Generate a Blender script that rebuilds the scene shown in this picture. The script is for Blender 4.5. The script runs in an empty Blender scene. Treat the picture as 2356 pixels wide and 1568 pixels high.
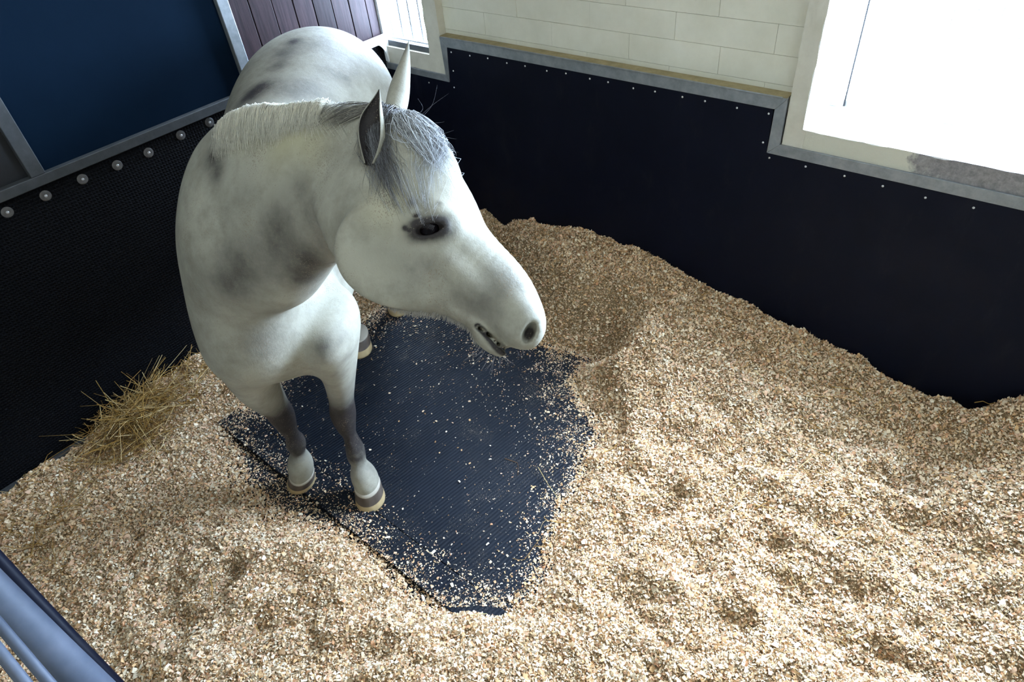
import bpy, bmesh, math, random
import numpy as np
from mathutils import Matrix, Vector

# ------------------------------------------------------------------ camera, sky, lights, exposure
scene = bpy.context.scene
COL = scene.collection
PI = math.pi
cam_data = bpy.data.cameras.new("camera")
cam = bpy.data.objects.new("camera", cam_data)
COL.objects.link(cam)
cam_data.sensor_width = 36.0
cam_data.sensor_fit = 'HORIZONTAL'
cam_data.lens = 1517.8 / 2356 * 36.0
cam_data.clip_start = 0.02
hd_, pt_, rl_ = .76672, .71753, .11850           # heading, downward pitch, roll
fwd = np.array([math.cos(hd_) * math.cos(pt_), math.sin(hd_) * math.cos(pt_), -math.sin(pt_)])
rgt = np.array([math.sin(hd_), -math.cos(hd_), 0.0])
dwn = np.cross(fwd, rgt)
c_, s_ = math.cos(rl_), math.sin(rl_)
CX, CY, CZ = c_ * rgt + s_ * dwn, -s_ * rgt + c_ * dwn, fwd
CAM = np.array([0, 0, 2.2])
cam.matrix_world = Matrix(((CX[0], -CY[0], -CZ[0], 0), (CX[1], -CY[1], -CZ[1], 0), (CX[2], -CY[2], -CZ[2], 2.2), (0, 0, 0, 1)))
scene.camera = cam

scene.view_settings.view_transform = 'Standard'
scene.view_settings.look = 'None'
scene.view_settings.gamma = 1
scene.view_settings.use_curve_mapping = False
scene.view_settings.exposure = 0.0

world = bpy.data.worlds.new("sky")
scene.world = world
world.use_nodes = True
wn = world.node_tree.nodes
wn['Background'].inputs['Color'].default_value = (0.56, 0.74, 1.0, 1)
wn['Background'].inputs['Strength'].default_value = 98.0

def area_lamp(name, loc, target, size, size_y, power, color, portal=False):
    l = bpy.data.lights.new(name, 'AREA')
    l.shape = 'RECTANGLE'; l.size = size; l.size_y = size_y; l.energy = power; l.color = color
    if portal: l.cycles.is_portal = True
    o = bpy.data.objects.new(name, l); COL.objects.link(o)
    o.location = loc
    o.rotation_euler = (Vector(target) - Vector(loc)).to_track_quat('-Z', 'Y').to_euler()
    return o
# daylight through the two windows, then warm ceiling lamps out of view
area_lamp("window_portal", (2.68, -0.02, 1.66), (1.68, -0.02, 1.66), 1.5, 1.12, 1, (1, 1, 1), True)
area_lamp("window_portal", (2.46, 2.79, 1.66), (1.46, 2.79, 1.66), 0.36, 1.12, 1, (1, 1, 1), True)
area_lamp("aisle_ceiling_lamp", (-0.9, 0.2, 2.93), (-0.3, 0.6, 0), 1.6, 1.0, 13, (1.0, 0.88, 0.64))
area_lamp("stall_ceiling_lamp", (2.0, 1.35, 2.95), (2.0, 1.3, 0), .25, 1.2, 5, (1.0, 0.78, 0.42))
sun = bpy.data.lights.new("sun", 'SUN'); sun.energy = 4; sun.angle = math.radians(24); sun.color = (0.86, 0.92, 1.0)
sun_o = bpy.data.objects.new("sun", sun); COL.objects.link(sun_o)
sun_o.rotation_euler = Vector([-1.4, 0.9, -1.75]).to_track_quat('-Z', 'Y').to_euler()

rng = np.random.default_rng(11)
random.seed(5)

# ------------------------------------------------------------------ helpers
def mesh_object(name, V, F, mat=None, parent=None, smooth=False, attr=None):
    me = bpy.data.meshes.new(name)
    V = np.asarray(V, np.float32)
    if isinstance(F, np.ndarray):
        k = F.shape[1]
        me.vertices.add(len(V)); me.vertices.foreach_set('co', V.ravel())
        me.loops.add(F.size); me.loops.foreach_set('vertex_index', F.astype(np.int32).ravel())
        me.polygons.add(len(F)); me.polygons.foreach_set('loop_start', np.arange(0, F.size, k, dtype=np.int32))
        me.polygons.foreach_set('loop_total', np.full(len(F), k, np.int32))
        me.update(calc_edges=True)
        me.validate()
    else:
        me.from_pydata([tuple(v) for v in V], [], F)
    if smooth:
        me.polygons.foreach_set('use_smooth', np.ones(len(me.polygons), bool))
    if attr is not None:
        for nm, arr in attr.items():
            arr = np.asarray(arr, np.float32)
            if arr.ndim == 1:
                a = me.attributes.new(nm, 'FLOAT', 'POINT'); a.data.foreach_set('value', arr)
            else:
                a = me.attributes.new(nm, 'FLOAT_COLOR', 'POINT')
                a.data.foreach_set('color', np.concatenate([arr, np.ones((len(arr), 1), np.float32)], 1).ravel())
    if mat: me.materials.append(mat)
    o = bpy.data.objects.new(name, me); COL.objects.link(o)
    if parent is not None: o.parent = parent
    return o

def empty(name, loc=(0, 0, 0)):
    o = bpy.data.objects.new(name, None); COL.objects.link(o); o.location = loc; o.empty_display_size = .1
    return o
def tag(o, label=None, cat=None, group=None, kind=None):
    if label: o['label'] = label
    if cat: o['category'] = cat
    if group: o['group'] = group
    if kind: o['kind'] = kind
    return o

class MB:
    """collects boxes, prisms and tubes and links them as one mesh"""
    def __init__(s): s.V = []; s.F = []
    def box(s, a, b, bev=0.0):
        bm = bmesh.new(); bmesh.ops.create_cube(bm, size=1)
        for v in bm.verts: v.co = Vector([(a[i] + b[i]) / 2 + v.co[i] * (b[i] - a[i]) for i in range(3)])
        if bev: bmesh.ops.bevel(bm, geom=bm.edges[:], offset=bev, segments=2, affect='EDGES', profile=.5)
        return s._bm(bm)
    def _bm(s, bm):
        n = len(s.V); bm.verts.index_update()
        s.V += [tuple(v.co) for v in bm.verts]; s.F += [[n + v.index for v in f.verts] for f in bm.faces]; bm.free(); return s
    def poly(s, pts, axis, a, b, bev=0.0):
        """extrude a polygon (2D points in the other two axes) along axis from a to b"""
        bm = bmesh.new()
        def P(p, t):
            q = list(p); q.insert(axis, t); return q
        vs = [bm.verts.new(P(p, a)) for p in pts]; f = bm.faces.new(vs)
        e = bmesh.ops.extrude_face_region(bm, geom=[f])
        d = [0, 0, 0]; d[axis] = b - a
        bmesh.ops.translate(bm, verts=[g for g in e['geom'] if isinstance(g, bmesh.types.BMVert)], vec=d)
        bmesh.ops.recalc_face_normals(bm, faces=bm.faces[:])
        if bev: bmesh.ops.bevel(bm, geom=bm.edges[:], offset=bev, segments=2, affect='EDGES', profile=.5)
        return s._bm(bm)
    def tube(s, pts, r, n=12):
        pts = [Vector(p) for p in pts]; rr = r if isinstance(r, (list, tuple)) else [r] * len(pts)
        base = len(s.V); up = Vector((0, 0, 1)); rings = []
        for i, p in enumerate(pts):
            t = (pts[min(i + 1, len(pts) - 1)] - pts[max(i - 1, 0)]).normalized()
            if abs(t.dot(up)) > .95: up = Vector((1, 0, 0)) if abs(t.x) < .8 else Vector((0, 1, 0))
            x = t.cross(up).normalized(); y = x.cross(t); up = y
            rings.append([len(s.V) + k for k in range(n)])
            for k in range(n):
                a = 2 * PI * k / n; s.V.append(tuple(p + (x * math.cos(a) + y * math.sin(a)) * rr[i]))
        for a, b in zip(rings[:-1], rings[1:]):
            for k in range(n): s.F.append([a[k], a[(k + 1) % n], b[(k + 1) % n], b[k]])
        s.F.append(rings[0][::-1]); s.F.append(rings[-1]); return s
    def build(s, name, mat, parent=None, smooth=False):
        o = mesh_object(name, s.V, s.F, mat, parent, smooth); return o

def material(name, color, rough=.6, metal=0., spec=.5):
    m = bpy.data.materials.new(name); m.use_nodes = True; nt = m.node_tree; b = nt.nodes['Principled BSDF']
    b.inputs['Base Color'].default_value = (*color, 1); b.inputs['Roughness'].default_value = rough; b.inputs['Metallic'].default_value = metal
    b.inputs['Specular IOR Level'].default_value = spec
    return m, nt, b
def N(nt, t, **kw):
    n = nt.nodes.new(t)
    for k, v in kw.items():
        if k in n.inputs.keys() if hasattr(n.inputs, 'keys') else False: n.inputs[k].default_value = v
        else: setattr(n, k, v)
    return n
def noise(nt, scale, detail=4, rough=.6, vec=None, stretch=None):
    tc = N(nt, 'ShaderNodeTexCoord'); src = tc.outputs['Object']
    if stretch is not None:
        mp = N(nt, 'ShaderNodeMapping'); mp.inputs['Scale'].default_value = stretch; nt.links.new(src, mp.inputs['Vector']); src = mp.outputs[0]
    n = N(nt, 'ShaderNodeTexNoise'); n.inputs['Scale'].default_value = scale; n.inputs['Detail'].default_value = detail; n.inputs['Roughness'].default_value = rough
    nt.links.new(src, n.inputs['Vector']); return n
def ramp(nt, fac, stops):
    r = N(nt, 'ShaderNodeValToRGB'); cr_ = r.color_ramp
    while len(cr_.elements) < len(stops): cr_.elements.new(.5)
    for e, (p, c) in zip(cr_.elements, stops): e.position = p; e.color = (*c, 1) if len(c) == 3 else c
    nt.links.new(fac, r.inputs['Fac']); return r
def mix(nt, fac, a, b, blend='MIX'):
    m = N(nt, 'ShaderNodeMix'); m.data_type = 'RGBA'; m.blend_type = blend
    for sock, v in ((m.inputs[0], fac), (m.inputs[6], a), (m.inputs[7], b)):
        if hasattr(v, 'is_output') or isinstance(v, bpy.types.NodeSocket): nt.links.new(v, sock)
        elif isinstance(v, (int, float)): sock.default_value = v
        else: sock.default_value = (*v, 1)
    return m.outputs[2]
def bump(nt, b, height, strength, dist):
    n = N(nt, 'ShaderNodeBump'); n.inputs['Strength'].default_value = strength; n.inputs['Distance'].default_value = dist
    nt.links.new(height, n.inputs['Height']); nt.links.new(n.outputs[0], b.inputs['Normal']); return n
def mathn(nt, op, a, b=None):
    m = N(nt, 'ShaderNodeMath'); m.operation = op
    for i, v in enumerate((a, b)):
        if v is None: continue
        if isinstance(v, (int, float)): m.inputs[i].default_value = v
        else: nt.links.new(v, m.inputs[i])
    return m.outputs[0]

# ------------------------------------------------------------------ materials
def mottled(name, c1, c2, scale, rough=.7, bs=.3, bd=.004, metal=0., spec=.5, bscale=None, stretch=None):
    m, nt, b = material(name, c1, rough, metal, spec)
    n = noise(nt, scale, 6, .65, stretch=stretch)
    r = ramp(nt, n.outputs['Fac'], [(.35, c1), (.68, c2)])
    nt.links.new(r.outputs[0], b.inputs['Base Color'])
    n2 = noise(nt, bscale or scale * 4, 5, .7, stretch=stretch); bump(nt, b, n2.outputs['Fac'], bs, bd)
    return m
M_block = mottled('painted_block', (.60, .58, .47), (.68, .66, .55), 5, .75, .35, .003, bscale=60)
M_plaster = mottled('painted_plaster', (.50, .47, .38), (.60, .57, .48), 9, .75, .5, .004, bscale=45)
M_whitewash = mottled('whitewashed_reveal', (.72, .72, .70), (.82, .82, .80), 12, .8, .3, .002)
M_concrete = mottled('rough_concrete', (.19, .175, .16), (.33, .31, .28), 14, .9, .9, .006, bscale=70)
M_ceiling = mottled('pale_ceiling', (.55, .52, .45), (.62, .6, .52), 3, .8)
M_aisle = mottled('aisle_wall_paint', (.50, .47, .38), (.56, .53, .44), 3, .8)
M_galv = mottled('galvanised_steel', (.19, .205, .215), (.28, .295, .305), 22, .5, .12, .002, metal=.5)
M_galv_dull = mottled('dull_galvanised_steel', (.045, .048, .049), (.075, .078, .08), 18, .6, .15, .002, metal=.3)
M_tube = mottled('matt_gate_tube', (.05, .065, .095), (.08, .095, .13), 14, .6, .1, .001, metal=.1)
M_white_metal = mottled('white_painted_steel', (.72, .74, .76), (.8, .82, .84), 8, .45, .08, .001)
M_bar = mottled('bar_grey_paint', (.10, .10, .11), (.14, .14, .15), 9, .5, .05, .001)
M_blue = mottled('blue_panel_plastic', (.0025, .0085, .019), (.0035, .011, .024), 2.5, .7, .05, .001, spec=.03)
M_dark = mottled('black_board', (.004, .004, .005), (.008, .008, .010), 6, .5)
M_screw = mottled('screw_steel', (.55, .55, .55), (.7, .7, .7), 40, .3, .05, .001, metal=.6)
M_washer = mottled('washer_grey', (.10, .095, .09), (.17, .16, .155), 30, .5, .2, .001, metal=.25)
M_ledge = mottled('dusty_ledge', (.20, .165, .085), (.30, .25, .14), 20, .9, .4, .003)

def worn_sill():
    m, nt, b = material('worn_sill_render', (.5, .5, .4), .85)
    n = noise(nt, 7, 6, .7); tc = N(nt, 'ShaderNodeTexCoord'); sx = N(nt, 'ShaderNodeSeparateXYZ'); nt.links.new(tc.outputs['Object'], sx.inputs[0])
    mr = N(nt, 'ShaderNodeMapRange'); mr.inputs[1].default_value = .50; mr.inputs[2].default_value = .15; mr.inputs[3].default_value = 0; mr.inputs[4].default_value = .42; nt.links.new(sx.outputs['Y'], mr.inputs[0])
    f = ramp(nt, mathn(nt, 'ADD', n.outputs['Fac'], mr.outputs[0]), [(.66, (0, 0, 0)), (.78, (1, 1, 1))])
    n3 = noise(nt, 60, 4, .7); c2 = ramp(nt, n3.outputs['Fac'], [(.3, (.15, .14, .14)), (.7, (.30, .28, .27))])
    nt.links.new(mix(nt, f.outputs[0], (.55, .53, .43), c2.outputs[0]), b.inputs['Base Color']); bump(nt, b, n3.outputs['Fac'], .8, .006); return m
M_sill = worn_sill()

def rubber(name, c1, c2, rough, pattern):
    m, nt, b = material(name, c1, rough, 0, .14 if pattern == 'rib' else .10)
    n = noise(nt, 3.2, 7, .65); r = ramp(nt, n.outputs['Fac'], [(.3, c1), (.72, c2)])
    colr = r.outputs[0]
    tc = N(nt, 'ShaderNodeTexCoord')
    if pattern == 'hex':
        v = N(nt, 'ShaderNodeTexVoronoi'); v.inputs['Scale'].default_value = 75; v.inputs['Randomness'].default_value = .12; v.feature = 'DISTANCE_TO_EDGE'
        nt.links.new(tc.outputs['Object'], v.inputs['Vector']); bump(nt, b, v.outputs['Distance'], .8, .01)
    elif pattern == 'rib':
        mp = N(nt, 'ShaderNodeMapping'); mp.inputs['Rotation'].default_value = (0, 0, math.radians(8)); nt.links.new(tc.outputs['Object'], mp.inputs[0])
        w = N(nt, 'ShaderNodeTexWave'); w.bands_direction = 'Y'; w.inputs['Scale'].default_value = 22; w.inputs['Distortion'].default_value = 1.2; w.inputs['Detail'].default_value = 2
        nt.links.new(mp.outputs[0], w.inputs['Vector']); bump(nt, b, w.outputs['Fac'], .45, .004)
        d = noise(nt, 240, 2, .5); d2 = noise(nt, 4.5, 5, .7)
        dd = ramp(nt, mathn(nt, 'MULTIPLY', d.outputs['Fac'], mathn(nt, 'ADD', d2.outputs['Fac'], .42)), [(.62, (0, 0, 0)), (.76, (1, 1, 1))])
        colr = mix(nt, dd.outputs[0], colr, (.30, .25, .18))
        d3 = noise(nt, 5, 6, .7); st = ramp(nt, d3.outputs['Fac'], [(.52, (0, 0, 0)), (.8, (.35, .35, .35))])
        colr = mix(nt, st.outputs[0], colr, (.026, .024, .024))
    else:
        n2 = noise(nt, 60, 4, .6); bump(nt, b, n2.outputs['Fac'], .2, .002)
        n3 = noise(nt, 9, 6, .75, stretch=(1, 1, .35)); st = ramp(nt, n3.outputs['Fac'], [(.56, (0, 0, 0)), (.78, (.35, .35, .35))]); colr = mix(nt, st.outputs[0], colr, (.022, .022, .026))
    nt.links.new(colr, b.inputs['Base Color'])
    rr = noise(nt, 6, 5, .6); r2 = ramp(nt, rr.outputs['Fac'], [(.3, (rough - .08,) * 3), (.7, (rough + .12,) * 3)]); nt.links.new(r2.outputs[0], b.inputs['Roughness'])
    return m
M_mat_wall = rubber('wall_rubber_smooth', (.0022, .0032, .0085), (.0038, .005, .012), .5, 'plain')
M_mat_hex = rubber('wall_rubber_studded', (.0008, .001, .0022), (.0016, .002, .0035), .6, 'hex')
M_mat_floor = rubber('floor_rubber_ribbed', (.006, .0085, .014), (.010, .0135, .021), .5, 'rib')

def plank_mat():
    m, nt, b = material('dark_stained_planks', (.05, .03, .03), .5, 0, .15)
    oi = N(nt, 'ShaderNodeObjectInfo')
    n = noise(nt, 7, 6, .7, stretch=(9, 9, .6)); r = ramp(nt, n.outputs['Fac'], [(.3, (.012, .0075, .010)), (.7, (.036, .021, .024))])
    hs = N(nt, 'ShaderNodeHueSaturation'); nt.links.new(r.outputs[0], hs.inputs['Color'])
    mr = N(nt, 'ShaderNodeMapRange'); mr.inputs[3].default_value = .7; mr.inputs[4].default_value = 1.5; nt.links.new(oi.outputs['Random'], mr.inputs[0]); nt.links.new(mr.outputs[0], hs.inputs['Value'])
    nt.links.new(hs.outputs[0], b.inputs['Base Color']); bump(nt, b, n.outputs['Fac'], .3, .003); return m
M_plank = plank_mat()

def attr_mat(name, attr, rough, bs=0., bscale=100, sss=0.):
    m, nt, b = material(name, (.5, .5, .5), rough, 0, .3)
    a = N(nt, 'ShaderNodeAttribute'); a.attribute_name = attr
    nt.links.new(a.outputs['Color'], b.inputs['Base Color'])
    if bs:
        n = noise(nt, bscale, 4, .7); bump(nt, b, n.outputs['Fac'], bs, .004)
    return m, nt, b
M_flake, nt_, b_ = attr_mat('wood_shaving', 'col', .65)
M_bed, nt_, b_ = material('bedding_base', (.4, .3, .18), .9)
n1 = noise(nt_, 130, 5, .75); r1 = ramp(nt_, n1.outputs['Fac'], [(.32, (.12, .07, .03)), (.5, (.38, .25, .12)), (.66, (.62, .48, .32))])
nt_.links.new(r1.outputs[0], b_.inputs['Base Color']); bump(nt_, b_, n1.outputs['Fac'], 1., .012)
M_hay, nt_, b_ = attr_mat('hay_stalk', 'col', .5)
M_hair, nt_, b_ = attr_mat('horse_hair', 'col', .45)
M_hoof, nt_, b_ = attr_mat('hoof_horn', 'col', .42, .12, 60)
M_eye, nt_, b_ = material('eye_dark', (.004, .003, .004), .12, 0, .05)
M_cloth, nt_, b_ = material('blue_grey_cloth', (.09, .12, .24), .7)

def coat_mat():
    m, nt, b = material('grey_horse_coat', (.6, .6, .55), .62, 0, .25)
    a = N(nt, 'ShaderNodeAttribute'); a.attribute_name = 'dark'
    y = N(nt, 'ShaderNodeAttribute'); y.attribute_name = 'cream'
    n1 = noise(nt, 7, 6, .7); n2 = noise(nt, 38, 6, .75)
    base = mix(nt, ramp(nt, n1.outputs['Fac'], [(.42, (0, 0, 0)), (.72, (1, 1, 1))]).outputs[0], (.355, .335, .265), (.195, .18, .142))
    base = mix(nt, y.outputs['Fac'], base, (.47, .425, .26))
    # dark amount broken up by noise
    br = mathn(nt, 'MULTIPLY', a.outputs['Fac'], mathn(nt, 'ADD', mathn(nt, 'MULTIPLY', n2.outputs['Fac'], 1.0), .5))
    dk = ramp(nt, br, [(0, (0, 0, 0)), (.75, (.95, .95, .95)), (1, (1, 1, 1))])
    base = mix(nt, dk.outputs[0], base, (.026, .021, .020))
    # flea-bitten speckle
    v = noise(nt, 330, 2, .5); v2 = noise(nt, 9, 4, .6)
    sp_ = ramp(nt, mathn(nt, 'MULTIPLY', v.outputs['Fac'], mathn(nt, 'ADD', v2.outputs['Fac'], .5)), [(.64, (0, 0, 0)), (.74, (.8, .8, .8))])
    base = mix(nt, sp_.outputs[0], base, (.22, .18, .13))
    nt.links.new(base, b.inputs['Base Color'])
    f = noise(nt, 220, 5, .8, stretch=(1, 1, .45)); g = noise(nt, 28, 5, .6)
    h = mathn(nt, 'ADD', mathn(nt, 'MULTIPLY', f.outputs['Fac'], .35), g.outputs['Fac'])
    bump(nt, b, h, .35, .006)
    b.inputs['Sheen Weight'].default_value = .0; b.inputs['Sheen Roughness'].default_value = .5
    return m
M_coat = coat_mat()

# ------------------------------------------------------------------ the stable box
XW, YL = 2.362, 2.965          # inner faces of the window wall and of the left partition
floor = MB().box((-3.2, -1.8, -.12), (2.9, 3.2, -.012)).build('floor', M_mat_floor); tag(floor, kind='structure')
ceil = MB().box((-3.2, -1.8, 3.0), (2.9, 4.2, 3.08)).build('ceiling', M_ceiling); tag(ceil, kind='structure')

# window wall, made of rendered surrounds, block courses and a dark core; openings are real
wall = MB()
X1 = 2.61
wall.box((XW, -1.8, -.012), (X1, 3.2, 1.04))                       # dado (behind the rubber)
wall.box((XW, -1.8, 1.04), (X1, .71, 1.12))                        # sill of the large window
wall.box((XW + .045, .776, 1.04), (X1, 2.52, 3.0))                 # pier behind the blocks
wall.box((XW, -1.8, 2.2), (X1, .776, 3.0)); wall.box((XW, 2.52, 2.2), (2.5, 3.2, 3.0))
wall.box((XW, -1.8, 1.12), (X1, -.75, 2.2))
wall_right = wall.build('wall_right', M_concrete); tag(wall_right, kind='structure')
# rendered surround of the large window with a chipped edge
def chipped(pts2, axis, a, b, name, mat, parent):
    o = MB().poly(pts2, axis, a, b).build(name, mat, parent); return o
def jag(p, q, n, amp, side):
    out = []
    for i in range(n + 1):
        t = i / n; k = random.random() ** 3 * amp if 0 < i < n else 0
        out.append((p[0] + (q[0] - p[0]) * t + side[0] * k, p[1] + (q[1] - p[1]) * t + side[1] * k))
    return out
jamb_pts = [(.776, 2.2), (.776, 1.045)] + [(.700, 1.045), (.700, 1.1195)] + jag((.711, 1.1200), (.711, 2.2), 34, .007, (1, 0))
chipped(jamb_pts, 0, XW - .004, X1 - .02, 'window_surround', M_plaster, wall_right)
sill_pts = jag((.6995, 1.045), (-1.25, 1.045), 50, .006, (0, 1)) + jag((-1.25, 1.1195), (.6995, 1.1195), 70, .007, (0, -1))
chipped(sill_pts, 0, XW - .004, X1 - .03, 'window_surround', M_sill, wall_right)
MB().box((XW - .0025, -1.25, 1.108), (2.62, .712, 1.1185)).build('sill_coat', M_whitewash, wall_right)
MB().box((XW - .0025, .7125, 1.10), (2.62, .720, 2.2)).build('reveal_coat', M_whitewash, wall_right)
# surround of the small window
s_pts = [(2.965, 1.035)] + jag((2.965, 1.035), (2.515, 1.035), 14, .004, (0, 1)) + [(2.515, 2.2)] + jag((2.612, 2.2), (2.612, 1.12), 40, .012, (-1, 0)) + [(2.965, 1.12)]
chipped(s_pts[1:], 0, XW - .004, 2.50, 'window_surround', M_plaster, wall_right)
# block courses, thinly painted over
zc = 1.04; course = 0
zs = [1.00, 1.245, 1.345, 1.445, 1.645, 1.845, 2.045, 2.245, 2.445, 2.645, 2.845, 3.0]
blk_mesh = {}
for i in range(len(zs) - 1):
    z0, z1 = zs[i], zs[i + 1]
    if i == 0: z0 = 1.16
    off = [.115, .30, .10, .32][i % 4]
    y = .777
    edges = [.777]
    yy = .777 + off
    while yy < 2.515: edges.append(yy); yy += .39
    edges.append(2.5149)
    for a_, b2 in zip(edges[:-1], edges[1:]):
        if b2 - a_ < .02: continue
        j = .0005
        dx = random.uniform(-.0012, .0012)
        o = MB().box((XW + .040 + dx, a_ + j, z0 + j), (XW + .06, b2 - j, z1 - j), .0006).build('block', M_block, wall_right)

# galvanised angle that caps the rubber: path in (y, z), front face and a ledge
def strip(parent, p, q, r_, s2, name='angle_strip'):
    return MB().poly([p, q, r_, s2], 0, XW - .012, XW + .002, .0015).build(name, M_galv, parent)
trim1 = empty('trim_1', (XW, 1.6, 1.1)); tag(trim1, kind='structure')
def child(o, par):
    o.parent = par; o.matrix_parent_inverse = Matrix.Translation(par.location).inverted(); return o
w_ = .043
segs = [[(2.965, 1.003), (2.487, 1.003), (2.507, 1.036), (2.965, 1.036)],
        [(2.487, 1.004), (2.470, 1.175), (2.5125, 1.220), (2.507, 1.0365)],
        [(2.470, 1.176), (.822, 1.176), (.782, 1.222), (2.5125, 1.222)],
        [(.822, 1.1755), (.824, 1.009), (.781, 1.050), (.782, 1.2215)],
        [(.8235, 1.0085), (-1.75, 1.0085), (-1.75, 1.050), (.7815, 1.050)]]
for sg in segs:
    child(strip(None, *sg), trim1)
child(MB().box((XW - .011, .784, 1.2205), (XW + .045, 2.51, 1.2255), .001).build('ledge', M_ledge), trim1)
child(MB().tube([(XW - .012, .80, 1.2215), (XW - .012, 1.2, 1.223), (XW - .012, 2.2, 1.2235), (XW - .012, 2.5, 1.221)], .0035, 8).build('rolled_edge', M_galv), trim1)

# rubber lining of the window wall with its small screws
rub = empty('rubber_lining', (XW, 1.2, .0)); rub.parent = wall_right
pts = [(2.97, -.01), (2.97, 1.006), (2.484, 1.006), (2.470, 1.178), (.826, 1.178), (.826, 1.011), (-1.75, 1.011), (-1.75, -.01)]
child(MB().poly(pts, 0, XW - .010, XW - .0005).build('lining_sheet', M_mat_wall), rub)
def dome(r, h, n=10, rings=3):
    V = [(0, 0, h)]; F = []
    for i in range(1, rings + 1):
        a = PI / 2 * i / rings
        for k in range(n): V.append((r * math.sin(a) * math.cos(2 * PI * k / n), r * math.sin(a) * math.sin(2 * PI * k / n), h * math.cos(a)))
    for k in range(n): F.append([0, 1 + k, 1 + (k + 1) % n])
    for i in range(rings - 1):
        for k in range(n): F.append([1 + i * n + k, 1 + (i + 1) * n + k, 1 + (i + 1) * n + (k + 1) % n, 1 + i * n + (k + 1) % n])
    return V, F
SCREWS = [(2.4451, 1.1565), (2.3202, 1.1572), (2.2053, 1.161), (2.088, 1.156), (1.9793, 1.1581), (1.8556, 1.1555), (1.7507, 1.1602), (1.6253, 1.1576), (1.5332, 1.1578), (1.411, 1.1528), (1.3104, 1.1566), (1.1888, 1.156), (1.0928, 1.1568), (0.9629, 1.1548), (0.8412, 1.1559), (0.8438, 1.0444), (0.8103, 0.9905), (0.673, 0.9891), (0.5341, 0.9872), (0.4045, 0.9824), (0.268, 0.9765), (0.1261, 0.9802), (2.4489, 1.0657), (2.46, 0.9812), (2.6442, 0.9756)]
V, F = dome(.0042, .003)
scr0 = None
for (y, z) in SCREWS:
    if scr0 is None: o = scr0 = mesh_object('screw', V, F, M_screw, None, True)
    else: o = scr0.copy(); COL.objects.link(o)
    o.parent = rub; o.matrix_parent_inverse = Matrix.Identity(4)
    o.location = Vector((XW - .0099, y, z)) - rub.location; o.rotation_euler = (0, -PI / 2, 0)

# large window: white frame at the outer face and thin bars, small window: bars
def window(name, X, y0, y1, z0, z1, bars, r, frame, mat):
    e = empty(name, (X, (y0 + y1) / 2, z0)); tag(e, kind='structure')
    fr = MB()
    fr.box((X - .02, y0 - .0, z0), (X + .02, y0 + frame, z1)); fr.box((X - .02, y1 - frame, z0), (X + .02, y1, z1))
    fr.box((X - .02, y0 + frame, z0), (X + .02, y1 - frame, z0 + frame * .7)); fr.box((X - .02, y0 + frame, z1 - frame), (X + .02, y1 - frame, z1))
    child(fr.build('window_frame', M_white_metal), e)
    b0 = MB().tube([(0, 0, z0 + .01), (0, 0, z1 - .01)], r, 8).build('bar', mat, None, True)
    for i, y in enumerate(bars):
        o = b0 if i == 0 else b0.copy()
        if i: COL.objects.link(o)
        o.parent = e; o.matrix_parent_inverse = Matrix.Identity(4); o.location = Vector((X, y, 0)) - e.location
    return e
window('window_1', 2.635, -.75, .71, 1.12, 2.2, [.47 - .066 * i for i in range(18)], .0022, .035, M_white_metal)
bo = MB().box((2.605, .655, 1.125), (2.612, .661, 2.2)).build('frame_gap_strip', M_dark); child(bo, bpy.data.objects['window_1'])  # solid black strip drawn for the dark gap beside the frame
window('window_2', 2.43, 2.612, 2.965, 1.145, 2.2, [2.945, 2.868, 2.793, 2.716, 2.645], .0060, .012, M_bar)
sl = MB().box((XW + .012, 2.612, 1.119), (2.45, 2.965, 1.148), .002).build('window_sill', M_galv_dull); child(sl, bpy.data.objects['window_2'])

# other walls out of view: front of the aisle, end wall, outer walls
tag(MB().box((-3.2, -1.9, 0), (2.9, -1.8, 3.0)).build('wall_front', M_aisle), kind='structure')
tag(MB().box((-3.3, -1.9, 0), (-3.2, 3.2, 3.0)).build('wall_back', M_aisle), kind='structure')

# ------------------------------------------------------------------ left partition
part = empty('wall_left', (0.9, YL, 0)); tag(part, kind='structure')
def pt(o): return child(o, part)
pt(MB().box((-3.2, YL, 0), (2.365, YL + .03, 1.14)).build('kick_board', M_dark))
pt(MB().box((-3.2, YL - .006, .03), (2.36, YL, 1.135)).build('lining_sheet', M_mat_hex))
pt(MB().box((-3.2, YL - .03, 1.138), (2.335, YL + .03, 1.178), .003).build('rail', M_galv_dull))
pt(MB().box((-3.2, YL - .03, -.01), (2.335, YL + .03, .035), .003).build('rail', M_galv_dull))
def post(x0, x1, z0=1.178, z1=2.98, mat=M_galv_dull): return pt(MB().box((x0, YL - .03, z0), (x1, YL + .03, z1), .003).build('post', mat))
pt(MB().box((-3.2, YL + .031, 1.14), (2.36, YL + .045, 2.98)).build('light_stop_board', M_dark))  # unseen board added to stop sky light leaking between the planks
post(.545, .598); post(1.510, 1.562, mat=M_galv); post(-.5, -.447)
pt(MB().box((.598, YL - .004, 1.178), (1.510, YL + .012, 2.9)).build('panel', M_blue))
pt(MB().box((-.447, YL + .005, 1.178), (.545, YL + .03, 2.9)).build('panel', M_dark))  # black sheet put in for the dark opening left of the post
pt(MB().box((-3.2, YL + .005, 1.178), (-.5, YL + .03, 2.9)).build('panel', M_dark))
pt(MB().box((-3.2, YL - .03, 2.9), (2.335, YL + .03, 2.98)).build('rail', M_galv_dull))
gx = [1.562, 1.657, 1.770, 1.877, 1.982, 2.086, 2.186, 2.289, 2.351]
for a_, b2 in zip(gx[:-1], gx[1:]):
    pt(MB().box((a_ + .0025, YL - .016 + random.uniform(-.0015, .0015), 1.18), (b2 - .0025, YL + .02, 2.9), .0015).build('plank', M_plank))
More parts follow.
